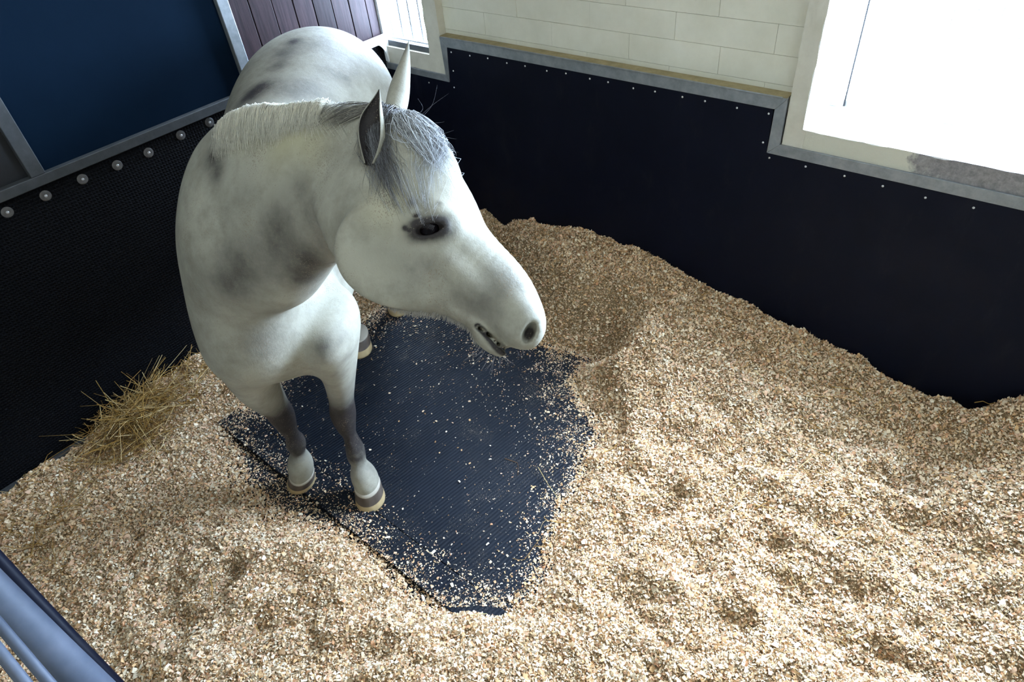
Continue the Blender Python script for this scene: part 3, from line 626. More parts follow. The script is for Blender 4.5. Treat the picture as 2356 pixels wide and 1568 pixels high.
# ------------------------------------------------------------------ the horse: one continuous surface from blended tapered sections
OPS = [
 ('+', 0.01, 4, [
  [0.5485, 1.5852, 1.04, 0.0, 0.0, 1.0, 0.1, 0.13, 0.0],
  [0.6196, 1.6248, 1.03, 0.0, 0.0, 1.0, 0.175, 0.22, 0.0],
  [0.7183, 1.6938, 1.06, 0.0, 0.0, 1.0, 0.192, 0.31, 0.0],
  [0.8317, 1.792, 1.1, 0.0, 0.0, 1.0, 0.205, 0.37, 0.15],
  [0.9234, 1.9163, 1.09, 0.0, 0.0, 1.0, 0.255, 0.37, 0.15],
  [1.1061, 2.0876, 1.05, 0.0, 0.0, 1.0, 0.31, 0.36, 0.05],
  [1.2983, 2.2474, 1.07, 0.0, 0.0, 1.0, 0.33, 0.36, 0.0],
  [1.4521, 2.3753, 1.13, 0.0, 0.0, 1.0, 0.345, 0.33, 0.0],
  [1.5675, 2.4712, 1.17, 0.0, 0.0, 1.0, 0.33, 0.3, 0.0],
  [1.6675, 2.5543, 1.19, 0.0, 0.0, 1.0, 0.26, 0.245, 0.0],
  [1.7367, 2.6118, 1.17, 0.0, 0.0, 1.0, 0.13, 0.15, 0.0],
 ]),
 ('+', 0.08, 4, [
  [0.8651, 1.8613, 1.12, 0.286, 0.0953, 0.9535, 0.165, 0.33, 0.2],
  [0.6795, 1.6297, 1.3188, 0.4687, 0.4612, 0.7534, 0.155, 0.2654, 0.2],
  [0.7103, 1.5001, 1.3933, 0.4633, 0.4667, 0.7534, 0.145, 0.2656, 0.2],
  [0.7388, 1.3702, 1.4656, 0.4384, 0.4915, 0.7525, 0.115, 0.2139, 0.15],
  [0.7617, 1.2443, 1.5213, 0.4916, 0.4371, 0.7532, 0.09, 0.1783, 0.1],
  [0.7973, 1.1585, 1.5737, 0.5378, 0.3851, 0.75, 0.075, 0.1266, 0.0],
  [0.8305, 1.1058, 1.6048, 0.5334, 0.3903, 0.7504, 0.06, 0.0796, 0.0],
 ]),
 ('+', 0.05, 4, [
  [0.7828, 1.0783, 1.5741, 0.6558, 0.2256, 0.7205, 0.07, 0.1378, 0.0],
  [0.7639, 1.0478, 1.557, 0.7655, 0.0146, 0.6433, 0.08, 0.159, -0.1],
  [0.7412, 1.0094, 1.5229, 0.8145, -0.1359, 0.5641, 0.092, 0.1582, -0.25],
  [0.7351, 0.961, 1.4871, 0.8377, -0.2786, 0.4698, 0.097, 0.1503, -0.3],
  [0.7353, 0.9059, 1.451, 0.84, -0.3309, 0.4301, 0.09, 0.1287, -0.25],
  [0.7513, 0.8343, 1.4225, 0.8391, -0.3741, 0.395, 0.072, 0.0963, -0.1],
  [0.7607, 0.7695, 1.394, 0.8354, -0.4174, 0.3576, 0.06, 0.0785, 0.0],
  [0.7598, 0.729, 1.3686, 0.8382, -0.3875, 0.3837, 0.058, 0.0661, 0.05],
  [0.7553, 0.6996, 1.3491, 0.8399, -0.3487, 0.4159, 0.056, 0.053, 0.1],
  [0.7503, 0.6837, 1.3324, 0.8389, -0.2983, 0.4552, 0.05, 0.0342, 0.1],
 ]),
 ('+', 0.008, 3, [
  [0.6914, 0.8178, 1.3752, 0.6893, 0.1703, 0.7042, 0.03, 0.0183, 0.0],
  [0.7019, 0.7719, 1.3549, 0.8398, -0.3229, 0.4364, 0.034, 0.0191, 0.0],
  [0.6943, 0.7417, 1.3322, 0.8371, -0.4009, 0.3721, 0.036, 0.0208, 0.0],
  [0.6995, 0.7148, 1.3152, 0.8399, -0.3506, 0.4144, 0.034, 0.0184, 0.0],
  [0.703, 0.7024, 1.3081, 0.8394, -0.3095, 0.4467, 0.025, 0.0096, 0.0],
 ]),
 ('+', 0.07, 0, [[0.683, 1.6552, 0.8857], [0.64, -0.77, 0.0], [0.0, 0.0, 1.0], [0.17, 0.085, 0.115]]),
 ('+', 0.03, 0, [[0.7224, 0.882, 1.548], [0.6526, -0.7069, -0.2332], [-0.5076, -0.1957, -0.8271], [0.055, 0.03, 0.02]]),
 ('+', 0.04, 0, [[0.6495, 0.9353, 1.4848], [0.3649, -0.6956, -0.5784], [-0.7723, 0.0853, -0.5898], [0.11, 0.095, 0.03]]),
 ('+', 0.035, 0, [[0.7073, 0.8001, 1.4489], [0.144, -0.7369, -0.6494], [-0.8219, 0.269, -0.4874], [0.05, 0.012, 0.012]]),
 ('-', 0.03, 0, [[0.7031, 0.9091, 1.585], [0.4415, -0.6941, -0.5213], [-0.6911, 0.0729, -0.6823], [0.03, 0.016, 0.012]]),
 ('+', 0.04, 0, [[0.7382, 0.6734, 1.372], [-0.2013, -0.6642, -0.7197], [-0.7973, 0.5379, -0.2734], [0.035, 0.028, 0.018]]),
 ('-', 0.006, 0, [[0.7231, 0.6477, 1.368], [-0.7511, -0.0089, -0.6598], [-0.34, 0.8619, 0.3755], [0.023, 0.012, 0.028]]),
 ('+', 0.012, 0, [[0.7104, 0.8691, 1.537], [0.6942, -0.7198, 0.0007], [0.5426, 0.5227, -0.6575], [0.04, 0.02, 0.021]]),
 ('-', 0.006, 0, [[0.7039, 0.8611, 1.5431], [0.748, -0.6569, 0.095], [0.5426, 0.5227, -0.6575], [0.027, 0.02, 0.0095]]),
 ('-', 0.006, 3, [
  [0.6938, 0.7591, 1.3533, 0.838, -0.2837, 0.466, 0.08, 0.002, 0.0],
  [0.6969, 0.7444, 1.3442, 0.838, -0.2837, 0.466, 0.08, 0.0032, 0.0],
  [0.7, 0.7288, 1.3343, 0.838, -0.2837, 0.466, 0.08, 0.0032, 0.0],
  [0.7008, 0.7105, 1.3205, 0.838, -0.2837, 0.466, 0.08, 0.0032, 0.0],
  [0.7048, 0.6902, 1.3076, 0.838, -0.2837, 0.466, 0.08, 0.0032, 0.0],
 ]),
 ('+', 0.05, 4, [
  [0.5759, 1.6666, 0.98, 0.769, 0.6392, 0.0, 0.1, 0.15, 0.0],
  [0.5822, 1.7574, 0.74, 0.769, 0.6392, 0.0, 0.068, 0.1, 0.0],
  [0.6212, 1.8235, 0.55, 0.769, 0.6392, 0.0, 0.05, 0.058, 0.0],
  [0.6417, 1.8534, 0.45, 0.769, 0.6392, 0.0, 0.047, 0.052, 0.0],
  [0.6463, 1.8641, 0.39, 0.769, 0.6392, 0.0, 0.04, 0.044, 0.0],
  [0.6512, 1.8708, 0.315, 0.769, 0.6392, 0.0, 0.0265, 0.033, 0.0],
  [0.6527, 1.8725, 0.26, 0.769, 0.6392, 0.0, 0.038, 0.044, 0.0],
  [0.6457, 1.8764, 0.205, 0.769, 0.6392, 0.0, 0.028, 0.034, 0.0],
  [0.6409, 1.8748, 0.178, 0.769, 0.6392, 0.0, 0.04, 0.046, 0.0],
  [0.6352, 1.8753, 0.15, 0.769, 0.6392, 0.0, 0.05, 0.055, 0.0],
  [0.6275, 1.877, 0.12, 0.769, 0.6392, 0.0, 0.051, 0.057, 0.0],
  [0.6222, 1.8814, 0.085, 0.769, 0.6392, 0.0, 0.046, 0.053, 0.0],
 ]),
 ('+', 0.05, 4, [
  [0.7537, 1.4705, 0.98, 0.769, 0.6392, 0.0, 0.09, 0.14, 0.0],
  [0.7843, 1.5707, 0.74, 0.769, 0.6392, 0.0, 0.062, 0.09, 0.0],
  [0.7885, 1.6375, 0.55, 0.769, 0.6392, 0.0, 0.045, 0.055, 0.0],
  [0.7844, 1.6633, 0.45, 0.769, 0.6392, 0.0, 0.048, 0.052, 0.0],
  [0.7803, 1.6686, 0.38, 0.769, 0.6392, 0.0, 0.037, 0.042, 0.0],
  [0.7794, 1.6659, 0.325, 0.769, 0.6392, 0.0, 0.0255, 0.033, 0.0],
  [0.7745, 1.6577, 0.25, 0.769, 0.6392, 0.0, 0.036, 0.042, 0.0],
  [0.7697, 1.6574, 0.215, 0.769, 0.6392, 0.0, 0.036, 0.042, 0.0],
  [0.7638, 1.6458, 0.178, 0.769, 0.6392, 0.0, 0.029, 0.035, 0.0],
  [0.7593, 1.6386, 0.155, 0.769, 0.6392, 0.0, 0.041, 0.047, 0.0],
  [0.7555, 1.6289, 0.133, 0.769, 0.6392, 0.0, 0.05, 0.055, 0.0],
  [0.7519, 1.619, 0.105, 0.769, 0.6392, 0.0, 0.052, 0.057, 0.0],
  [0.748, 1.6136, 0.085, 0.769, 0.6392, 0.0, 0.046, 0.053, 0.0],
 ]),
 ('+', 0.06, 4, [
  [1.4178, 2.5418, 1.08, 0.769, 0.6392, 0.0, 0.12, 0.22, 0.0],
  [1.387, 2.5162, 0.9, 0.769, 0.6392, 0.0, 0.11, 0.2, 0.0],
  [1.3734, 2.4765, 0.72, 0.769, 0.6392, 0.0, 0.075, 0.12, 0.0],
  [1.3838, 2.4425, 0.55, 0.769, 0.6392, 0.0, 0.045, 0.065, 0.0],
  [1.3992, 2.4553, 0.47, 0.769, 0.6392, 0.0, 0.04, 0.05, 0.0],
  [1.3684, 2.4298, 0.36, 0.769, 0.6392, 0.0, 0.03, 0.036, 0.0],
  [1.353, 2.417, 0.2, 0.769, 0.6392, 0.0, 0.037, 0.042, 0.0],
  [1.3223, 2.3914, 0.12, 0.769, 0.6392, 0.0, 0.042, 0.048, 0.0],
  [1.3146, 2.385, 0.09, 0.769, 0.6392, 0.0, 0.048, 0.055, 0.0],
 ]),
 ('+', 0.06, 4, [
  [1.6095, 2.3111, 1.08, 0.769, 0.6392, 0.0, 0.12, 0.22, 0.0],
  [1.5788, 2.2855, 0.9, 0.769, 0.6392, 0.0, 0.11, 0.2, 0.0],
  [1.6318, 2.3636, 0.72, 0.769, 0.6392, 0.0, 0.075, 0.12, 0.0],
  [1.7421, 2.5063, 0.55, 0.769, 0.6392, 0.0, 0.045, 0.065, 0.0],
  [1.7575, 2.5191, 0.47, 0.769, 0.6392, 0.0, 0.04, 0.05, 0.0],
  [1.7267, 2.4935, 0.36, 0.769, 0.6392, 0.0, 0.03, 0.036, 0.0],
  [1.7113, 2.4807, 0.2, 0.769, 0.6392, 0.0, 0.037, 0.042, 0.0],
  [1.6806, 2.4551, 0.12, 0.769, 0.6392, 0.0, 0.042, 0.048, 0.0],
  [1.6729, 2.4487, 0.09, 0.769, 0.6392, 0.0, 0.048, 0.055, 0.0],
 ]),
]
COAT_MARKS = [
 [0.663, 1.574, 1.54, 0.0373, 0.55],
 [0.635, 1.523, 1.52, 0.0314, 0.4],
 [0.55, 1.375, 1.371, 0.072, 0.35],
 [0.506, 1.43, 1.3, 0.0638, 0.35],
 [0.604, 1.285, 1.421, 0.0598, 0.3],
 [0.624, 1.262, 1.319, 0.0468, 0.5],
 [0.635, 1.213, 1.38, 0.04, 0.45],
 [0.626, 1.282, 1.479, 0.0489, 0.25],
 [0.672, 1.229, 1.547, 0.0378, 0.2],
 [0.583, 1.383, 1.186, 0.045, 0.3],
 [0.54, 1.469, 1.07, 0.0713, 0.2],
 [0.665, 1.391, 0.999, 0.0309, 0.4],
 [1.485, 2.403, 1.466, 0.0335, 0.55],
 [1.406, 2.356, 1.456, 0.0393, 0.35],
 [1.33, 2.298, 1.441, 0.0287, 0.4],
 [1.199, 2.232, 1.417, 0.0538, 0.5],
 [1.136, 2.228, 1.401, 0.0532, 0.45],
 [1.274, 2.11, 1.404, 0.0764, 0.25],
 [1.477, 2.13, 1.371, 0.0405, 0.2],
 [0.691, 0.772, 1.428, 0.0381, 0.25],
 [0.759, 0.732, 1.444, 0.0383, 0.25],
 [0.711, 0.73, 1.411, 0.0339, 0.22],
 [0.678, 0.889, 1.546, 0.0058, 0.8],
 [0.675, 0.898, 1.549, 0.005, 0.7],
 [0.705, 0.892, 1.562, 0.0075, 0.8],
 [0.719, 0.916, 1.578, 0.0084, 0.5],
 [0.745, 0.868, 1.576, 0.0058, 0.4],
 [0.687, 0.711, 1.374, 0.0076, 0.75],
 [0.738, 0.663, 1.35, 0.0129, 1.2],
 [0.818, 1.223, 1.669, 0.0264, 0.4],
 [0.751, 1.016, 1.644, 0.0206, 0.4],
 [0.651, 0.871, 1.477, 0.0508, 0.2],
 [0.631, 0.934, 1.526, 0.042, 0.15],
 [0.621, 1.401, 1.502, 0.0403, 0.15],
 [0.723, 0.986, 1.618, 0.017, 0.3],
]
CREAM_MARKS = [
 [0.74, 1.439, 1.615, 0.0608, 0.5],
 [0.762, 1.319, 1.642, 0.0581, 0.7],
 [0.735, 1.23, 1.621, 0.0562, 0.5],
 [0.725, 0.927, 1.595, 0.0252, 0.5],
 [0.716, 1.489, 1.593, 0.0413, 0.5],
 [0.673, 0.951, 1.576, 0.0503, 0.35],
 [0.708, 1.333, 1.599, 0.0583, 0.4],
]
MANE_GUIDES = [
 [[0.7329, 1.6337, 1.5759], [0.6636, 1.5669, 1.5417], 0.35],
 [[0.7645, 1.6487, 1.5835], [0.6726, 1.547, 1.5516], 0.1],
 [[0.7881, 1.6261, 1.5972], [0.6819, 1.5108, 1.5639], 0],
 [[0.7989, 1.5737, 1.6131], [0.692, 1.4624, 1.5763], 0],
 [[0.8052, 1.5085, 1.6272], [0.7046, 1.4048, 1.5926], 0],
 [[0.7939, 1.4104, 1.6464], [0.7189, 1.3468, 1.607], 0],
 [[0.8066, 1.3556, 1.656], [0.7386, 1.299, 1.6248], 0.05],
 [[0.8243, 1.2865, 1.6642], [0.7584, 1.2395, 1.6394], 0.15],
 [[1.3826, 2.032, 1.3276], [0.7716, 1.2028, 1.6516], 0.3],
 [[1.4747, 2.0444, 1.2887], [0.7855, 1.1723, 1.6601], 0.5],
 [[1.5523, 2.0629, 1.2519], [0.7989, 1.1504, 1.6659], 0.65],
]
POLL_GUIDES = [
 [[1.5502, 2.0607, 1.2514], [0.7932, 1.2651, 1.6581], 0.75],
 [[0.852, 1.1375, 1.6721], [0.7759, 1.2378, 1.6525], 0.8],
 [[0.8347, 1.1231, 1.6737], [0.7728, 1.1812, 1.6537], 0.7],
]
FORELOCK_GUIDES = [
 [[0.8381, 1.0997, 1.6732], [0.7232, 0.9881, 1.6173], 0.85],
 [[0.8537, 1.112, 1.6715], [0.7008, 0.9556, 1.5944], 0.95],
 [[1.6168, 2.0837, 1.2122], [0.7133, 0.9449, 1.5961], 0.85],
 [[1.6395, 2.0964, 1.2015], [0.7224, 0.9352, 1.5991], 0.6],
 [[1.6587, 2.1071, 1.1924], [0.7297, 0.9221, 1.5946], 0.35],
 [[1.6944, 2.1312, 1.1711], [0.7478, 0.9071, 1.5976], 0.2],
 [[0.8285, 1.0349, 1.6776], [0.7857, 0.9121, 1.6085], 0.25],
 [[0.8253, 1.0208, 1.6789], [0.828, 0.9284, 1.623], 0.45],
 [[0.8369, 1.0286, 1.6765], [0.8416, 0.9448, 1.6412], 0.5],
]
FLYAWAY = [[[0.8878, 1.0533, 1.656], [0.9235, 1.0356, 1.6714], [0.9601, 1.0196, 1.6889]], [[0.8897, 1.0491, 1.6542], [0.9239, 1.038, 1.6736], [0.9464, 1.0487, 1.7007]], [[0.8859, 1.0575, 1.6578], [0.9088, 1.0487, 1.6697], [0.9125, 1.0632, 1.6843]], [[0.8922, 1.0289, 1.6402], [0.9092, 1.013, 1.6416], [0.9172, 1.0052, 1.642]], [[0.89, 1.022, 1.633], [0.8973, 0.9942, 1.6168], [0.8967, 0.9807, 1.6056]], [[0.8842, 1.0291, 1.6338], [0.8954, 0.9984, 1.6186], [0.9209, 0.9826, 1.6271]], [[0.877, 1.0188, 1.6197], [0.8835, 0.9871, 1.5999], [0.8984, 0.9643, 1.594]], [[0.885, 1.0187, 1.6261], [0.9027, 0.9923, 1.6199], [0.9156, 0.9758, 1.6173]]]
WHISKERS = [[[0.6784, 0.7436, 1.3207], [0.644, 0.7553, 1.3016]], [[0.6808, 0.7316, 1.3131], [0.6454, 0.7426, 1.2926]], [[0.683, 0.7226, 1.3077], [0.6534, 0.7238, 1.2843]], [[0.6855, 0.7159, 1.3044], [0.6606, 0.7077, 1.2774]], [[0.6902, 0.7065, 1.3009], [0.677, 0.6987, 1.2838]], [[0.699, 0.6976, 1.3011], [0.6993, 0.679, 1.2865]], [[0.6969, 0.6984, 1.2999], [0.6966, 0.6877, 1.2912]], [[0.6801, 0.7553, 1.3313], [0.661, 0.7739, 1.3304]], [[0.7291, 0.6748, 1.3077], [0.7249, 0.6689, 1.2996]], [[0.737, 0.6706, 1.311], [0.7372, 0.6603, 1.303]], [[0.7204, 0.6826, 1.3068], [0.7169, 0.674, 1.2971]], [[0.6882, 0.7135, 1.3048], [0.6599, 0.7177, 1.2848]], [[0.6799, 0.7373, 1.3168], [0.6569, 0.7451, 1.3041]], [[0.6794, 0.7516, 1.3278], [0.6609, 0.7603, 1.3195]]]
JAW_LINE = [[0.5969, 0.9648, 1.4064], [0.607, 0.9376, 1.3932], [0.6267, 0.9073, 1.3853], [0.6466, 0.8867, 1.3854], [0.6624, 0.8602, 1.3773], [0.678, 0.8282, 1.3648], [0.6882, 0.8011, 1.3516], [0.6963, 0.7747, 1.3373], [0.6896, 0.7597, 1.3199]]
MOUTH_LINE = [[0.6818, 0.7469, 1.3687], [0.6824, 0.7367, 1.364], [0.682, 0.7258, 1.3581], [0.6828, 0.7141, 1.3495], [0.6832, 0.702, 1.3402], [0.6865, 0.6937, 1.3303], [0.6903, 0.6867, 1.3217]]
EYE = [0.7104, 0.8691, 1.537]
CAMERA_AXES = [[0.632928, -0.76907, -0.089073], [-0.552243, -0.367834, -0.748148], [0.542614, 0.522714, -0.657526]]
EARS = [[[0.7185, 1.0219, 1.6313], [0.818, 1.0737, 1.7363]], [[0.8678, 1.1063, 1.6512], [1.0133, 1.183, 1.7562]]]
HOOVES = [[[0.6247, 1.8772, 0.1], [0.6172, 1.9138, 0.0]], [[0.7487, 1.6118, 0.1], [0.7359, 1.6085, 0.0]], [[1.3532, 2.381, 0.092], [1.3225, 2.3554, 0.0]], [[1.7, 2.4617, 0.092], [1.6692, 2.4361, 0.0]]]
def cr(keys,n):
    K=np.array(keys,float);out=[]
    for i in range(len(K)-1):
        p0=K[max(i-1,0)];p1=K[i];p2=K[i+1];p3=K[min(i+2,len(K)-1)]
        for j in range(n):
            t=j/n
            out.append(.5*((2*p1)+(-p0+p2)*t+(2*p0-5*p1+4*p2-p3)*t*t+(-p0+3*p1-3*p2+p3)*t**3))
    out.append(K[-1]);return np.array(out)
def unit(v): return v/np.linalg.norm(v,axis=-1,keepdims=True)
class Chain:
    """keys: x,y,z, upx,upy,upz, hw, hh, egg"""
    def __init__(s,keys,n=4,k=0.):
        s.keys=keys;s.n=n;s.S=cr(keys,n);s.c=s.S[:,:3];s.u=s.S[:,3:6];s.w=np.maximum(s.S[:,6],.004);s.h=np.maximum(s.S[:,7],.004);s.e=s.S[:,8]
        mx=np.maximum(s.w,s.h)
        s.lo=(s.c-mx[:,None]).min(0);s.hi=(s.c+mx[:,None]).max(0)
    def sdf(s,P):
        d=np.full(len(P),.2)
        for i in range(len(s.c)-1):
            a=s.c[i];b=s.c[i+1];ax=b-a;L=np.linalg.norm(ax)
            if L<1e-6: continue
            ax=ax/L
            r_=max(s.w[i],s.h[i],s.w[i+1],s.h[i+1])+.05
            mk=((P>np.minimum(a,b)-r_)&(P<np.maximum(a,b)+r_)).all(1)
            if not mk.any(): continue
            q=P[mk]-a;t=np.clip(q@ax/L,0,1)
            u=s.u[i]*(1-t)[:,None]+s.u[i+1]*t[:,None]
            u=u-(u@ax)[:,None]*ax;u=unit(u)
            lat=np.cross(ax,u)
            q=q-(t*L)[:,None]*ax
            w=s.w[i]*(1-t)+s.w[i+1]*t;h=s.h[i]*(1-t)+s.h[i+1]*t;e=s.e[i]*(1-t)+s.e[i+1]*t
            B=(q*u).sum(1);A=(q*lat).sum(1);Cc=q@ax
            w=w*(1-e*np.clip(B/h,-1,1));m=np.minimum(w,h)
            k0=np.sqrt((A/w)**2+(B/h)**2+(Cc/m)**2)+1e-6;k1=np.sqrt((A/w**2)**2+(B/h**2)**2+(Cc/m**2)**2)+1e-6
            dd=k0*(k0-1)/k1
            d[mk]=np.minimum(d[mk],dd)
        return d
class Ell:
    def __init__(s,c,ax,r):
        s.c0=c;s.ax0=ax;s.r0=r;s.c=np.array(c,float);s.r=np.array(r,float)
        a=unit(np.array(ax[0],float));b=np.array(ax[1],float);b=unit(b-(b@a)*a);s.M=np.array([a,b,np.cross(a,b)])
        m=s.r.max();s.lo=s.c-m;s.hi=s.c+m
    def sdf(s,P):
        q=(P-s.c)@s.M.T
        k0=np.sqrt(((q/s.r)**2).sum(1))+1e-6;k1=np.sqrt(((q/s.r**2)**2).sum(1))+1e-6
        return k0*(k0-1)/k1
def smin(a,b,k):
    h=np.clip(.5+.5*(b-a)/k,0,1);return b*(1-h)+a*h-k*h*(1-h)
def field(ops,P):
    P=np.asarray(P,float);d=np.full(len(P),.3)
    for op,pr,k in ops:
        mg=.06+k
        m=((P>pr.lo-mg)&(P<pr.hi+mg)).all(1)
        if not m.any():continue
        v=pr.sdf(P[m])
        if op=='+': d[m]=smin(d[m],v,k)
        else: d[m]=-smin(-d[m],v,k)
    return d
def mesh(ops,h):
    lo=np.min([p.lo for o,p,k in ops if o=='+'],0)-.03;hi=np.max([p.hi for o,p,k in ops if o=='+'],0)+.03
    B=8;n=np.ceil((hi-lo)/(h*B)).astype(int)*B+1
    bc=[lo[i]+h*B*(np.arange((n[i]-1)//B)+.5) for i in range(3)]
    G=np.stack(np.meshgrid(*bc,indexing='ij'),-1);sh=G.shape[:3]
    dc=field(ops,G.reshape(-1,3)).reshape(sh)
    act=np.abs(dc)<h*B*1.35
    D=np.where(np.repeat(np.repeat(np.repeat(dc,B,0),B,1),B,2)>0,.3,-.3).astype(np.float32)
    D=np.pad(D,((0,1),)*3,mode='edge')
    am=np.repeat(np.repeat(np.repeat(act,B,0),B,1),B,2);am=np.pad(am,((0,1),)*3)
    a2=am.copy();
    for ax in range(3): a2|=np.roll(a2,1,ax)
    I=np.argwhere(a2)
    v=np.empty(len(I),np.float32)
    for s in range(0,len(I),400000): v[s:s+400000]=field(ops,lo+h*I[s:s+400000])
    D[I[:,0],I[:,1],I[:,2]]=v
    S=D<0
    c=np.zeros(tuple(np.array(D.shape)-1),np.int8)
    for dx in(0,1):
        for dy in(0,1):
            for dz in(0,1): c+=S[dx:dx+c.shape[0],dy:dy+c.shape[1],dz:dz+c.shape[2]]
    cells=np.argwhere((c>0)&(c<8));idm=np.full(c.shape,-1,np.int32);idm[tuple(cells.T)]=np.arange(len(cells))
    acc=np.zeros((len(cells),3));cnt=np.zeros(len(cells))
    cor=[(x,y,z) for x in(0,1) for y in(0,1) for z in(0,1)]
    for a in cor:
        for ax in range(3):
            if a[ax]:continue
            b=list(a);b[ax]=1
            da=D[cells[:,0]+a[0],cells[:,1]+a[1],cells[:,2]+a[2]];db=D[cells[:,0]+b[0],cells[:,1]+b[1],cells[:,2]+b[2]]
            m=(da<0)!=(db<0);t=np.zeros(len(cells));t[m]=da[m]/(da[m]-db[m])
            p=np.array(a,float)[None]+t[:,None]*(np.array(b)-np.array(a))
            acc[m]+=p[m];cnt[m]+=1
    V=lo+h*(cells+acc/cnt[:,None])
    F_=[]
    for ax in range(3):
        o=[(ax+1)%3,(ax+2)%3]
        sl0=[slice(1,-1)]*3;sl1=[slice(1,-1)]*3;sl0[ax]=slice(0,-1);sl1[ax]=slice(1,None)
        a=S[tuple(sl0)];b=S[tuple(sl1)];e=np.argwhere(a!=b)
        off=np.array([1,1,1]);off[ax]=0;p=e+off
        fl=a[tuple(e.T)]
        q=[]
        for d1,d2 in((1,1),(0,1),(0,0),(1,0)):
            r=p.copy();r[:,o[0]]-=d1;r[:,o[1]]-=d2;q.append(idm[tuple(r.T)])
        q=np.stack(q,1);q[~fl]=q[~fl][:,::-1];F_.append(q)
    Fc=np.concatenate(F_);Fc=Fc[(Fc>=0).all(1)]
    return V,Fc
def grad(ops,P,e=.0015):
    g=np.stack([field(ops,P+np.eye(3)[i]*e)-field(ops,P-np.eye(3)[i]*e) for i in range(3)],1)
    return g/(2*e)
def project(ops,V,it=2):
    for _ in range(it):
        d=field(ops,V);g=grad(ops,V);V=V-np.clip(d,-.01,.01)[:,None]*g/np.maximum((g*g).sum(1),.3)[:,None]
    return V

def make_ops():
    ops = []
    for op, k, n, q in OPS:
        ops.append((op, Chain(q, n) if n else Ell(q[0], (q[1], q[2]), q[3]), k))
    return ops
ops = make_ops()
import time
t0 = time.time()
Vh, Fh = mesh(ops, 0.0075)
print('horse mesh', len(Vh), time.time() - t0)
def smooth_v(V, F, w, it):
    e = np.concatenate([F[:, [0, 1]], F[:, [1, 2]], F[:, [2, 3]], F[:, [3, 0]]], 0); n = len(V)
    cnt = np.bincount(e[:, 0], minlength=n) + np.bincount(e[:, 1], minlength=n)
    for _ in range(it):
        a = np.zeros_like(V)
        for ax in range(3):
            a[:, ax] = np.bincount(e[:, 0], weights=V[e[:, 1], ax], minlength=n) + np.bincount(e[:, 1], weights=V[e[:, 0], ax], minlength=n)
        V = V + w[:, None] * (a / cnt[:, None] - V)
    return V
def head_w(V): return sstep((1.30 - V[:, 1]) / .14) * sstep((V[:, 2] - 1.15) / .1)   # 1 on the head
def leg_w(V): return sstep((.70 - V[:, 2]) / .12)
hw_ = head_w(Vh); lw_ = leg_w(Vh)
bw = .6 * (1 - hw_) * (1 - .97 * lw_)
Vh = smooth_v(Vh, Fh, bw, int(34 * (.012 / 0.0075) ** 2 * .35))
Vh = smooth_v(Vh, Fh, np.full(len(Vh), .3), 3)
# finer faces on the head, pulled back onto the blended surface
bm = bmesh.new(); vs = [bm.verts.new(v) for v in Vh]; 
for f in Fh: bm.faces.new([vs[i] for i in f])
bm.verts.ensure_lookup_table(); bm.verts.index_update()
hsel = set(np.nonzero(head_w(Vh) > .6)[0].tolist())
ed = [e for e in bm.edges if e.verts[0].index in hsel and e.verts[1].index in hsel]
bmesh.ops.subdivide_edges(bm, edges=ed, cuts=1, use_grid_fill=True)
bmesh.ops.recalc_face_normals(bm, faces=bm.faces[:])
me = bpy.data.meshes.new('horse_body'); bm.to_mesh(me); bm.free()
nv = len(me.vertices); V = np.empty(nv * 3, np.float32); me.vertices.foreach_get('co', V); V = V.reshape(-1, 3).astype(float)
ne = len(me.edges); E_ = np.empty(ne * 2, np.int32); me.edges.foreach_get('vertices', E_); E_ = E_.reshape(-1, 2)
w = sstep((head_w(V) - .55) / .35); sel = np.nonzero(w > 0)[0]
for _ in range(2):
    dd_ = field(ops, V[sel]); g_ = grad(ops, V[sel]); V[sel] -= (w[sel] * np.clip(dd_, -.006, .006) / np.maximum((g_ * g_).sum(1), .3))[:, None] * g_
cnt = np.bincount(E_.ravel(), minlength=nv)
for _ in range(2):
    for ax in range(3):
        a = np.bincount(E_[:, 0], weights=V[E_[:, 1], ax], minlength=nv) + np.bincount(E_[:, 1], weights=V[E_[:, 0], ax], minlength=nv)
        V[sel, ax] += .35 * (a[sel] / np.maximum(cnt[sel], 1) - V[sel, ax])
me.vertices.foreach_set('co', V.astype(np.float32).ravel())
# muscle relief and coat darkness
dark = np.zeros(nv); ed_ = V - np.array(EYE); eu = unit(CX - .12 * CY); ev_ = unit(CY + .12 * CX)
dark = np.maximum(dark, 1.35 * np.exp(-(np.abs((ed_ @ eu - .003) / .041) ** 3 + np.abs((ed_ @ ev_) / .0225) ** 3) * 1.0) * ((ed_ ** 2).sum(1) < .0042)); cream = np.zeros(nv)
for (mx, my, mz, r_, s2) in COAT_MARKS:
    k = np.exp(-((V - [mx, my, mz]) ** 2).sum(1) / r_ ** 2 * .9)
    dark = np.maximum(dark, s2 * k * 1.25) if s2 > .7 else dark + s2 * k * 1.15
for (mx, my, mz, r_, s2) in CREAM_MARKS: cream += s2 * np.exp(-((V - [mx, my, mz]) ** 2).sum(1) / r_ ** 2)
z = V[:, 2]; legm = (z < .75) & (V[:, 1] > 1.3)
dark += 2.3 * legm * (.62 * np.exp(-((z - .43) / .10) ** 2) + .33 * np.exp(-((z - .30) / .10) ** 2) + .10 * np.exp(-((z - .6) / .10) ** 2) + .10 * np.exp(-((z - .23) / .02) ** 2))
MP = np.array(MOUTH_LINE); tt_ = np.linspace(0, len(MP) - 1, 70)
for t_ in tt_:
    i_ = min(int(t_), len(MP) - 2); p_ = MP[i_] * (1 - t_ + i_) + MP[i_ + 1] * (t_ - i_); rr_ = .006 + .0065 * t_ / (len(MP) - 1)
    dark = np.maximum(dark, 1.25 * np.exp(-(((V - p_) ** 2).sum(1) / rr_ ** 2) ** 2))
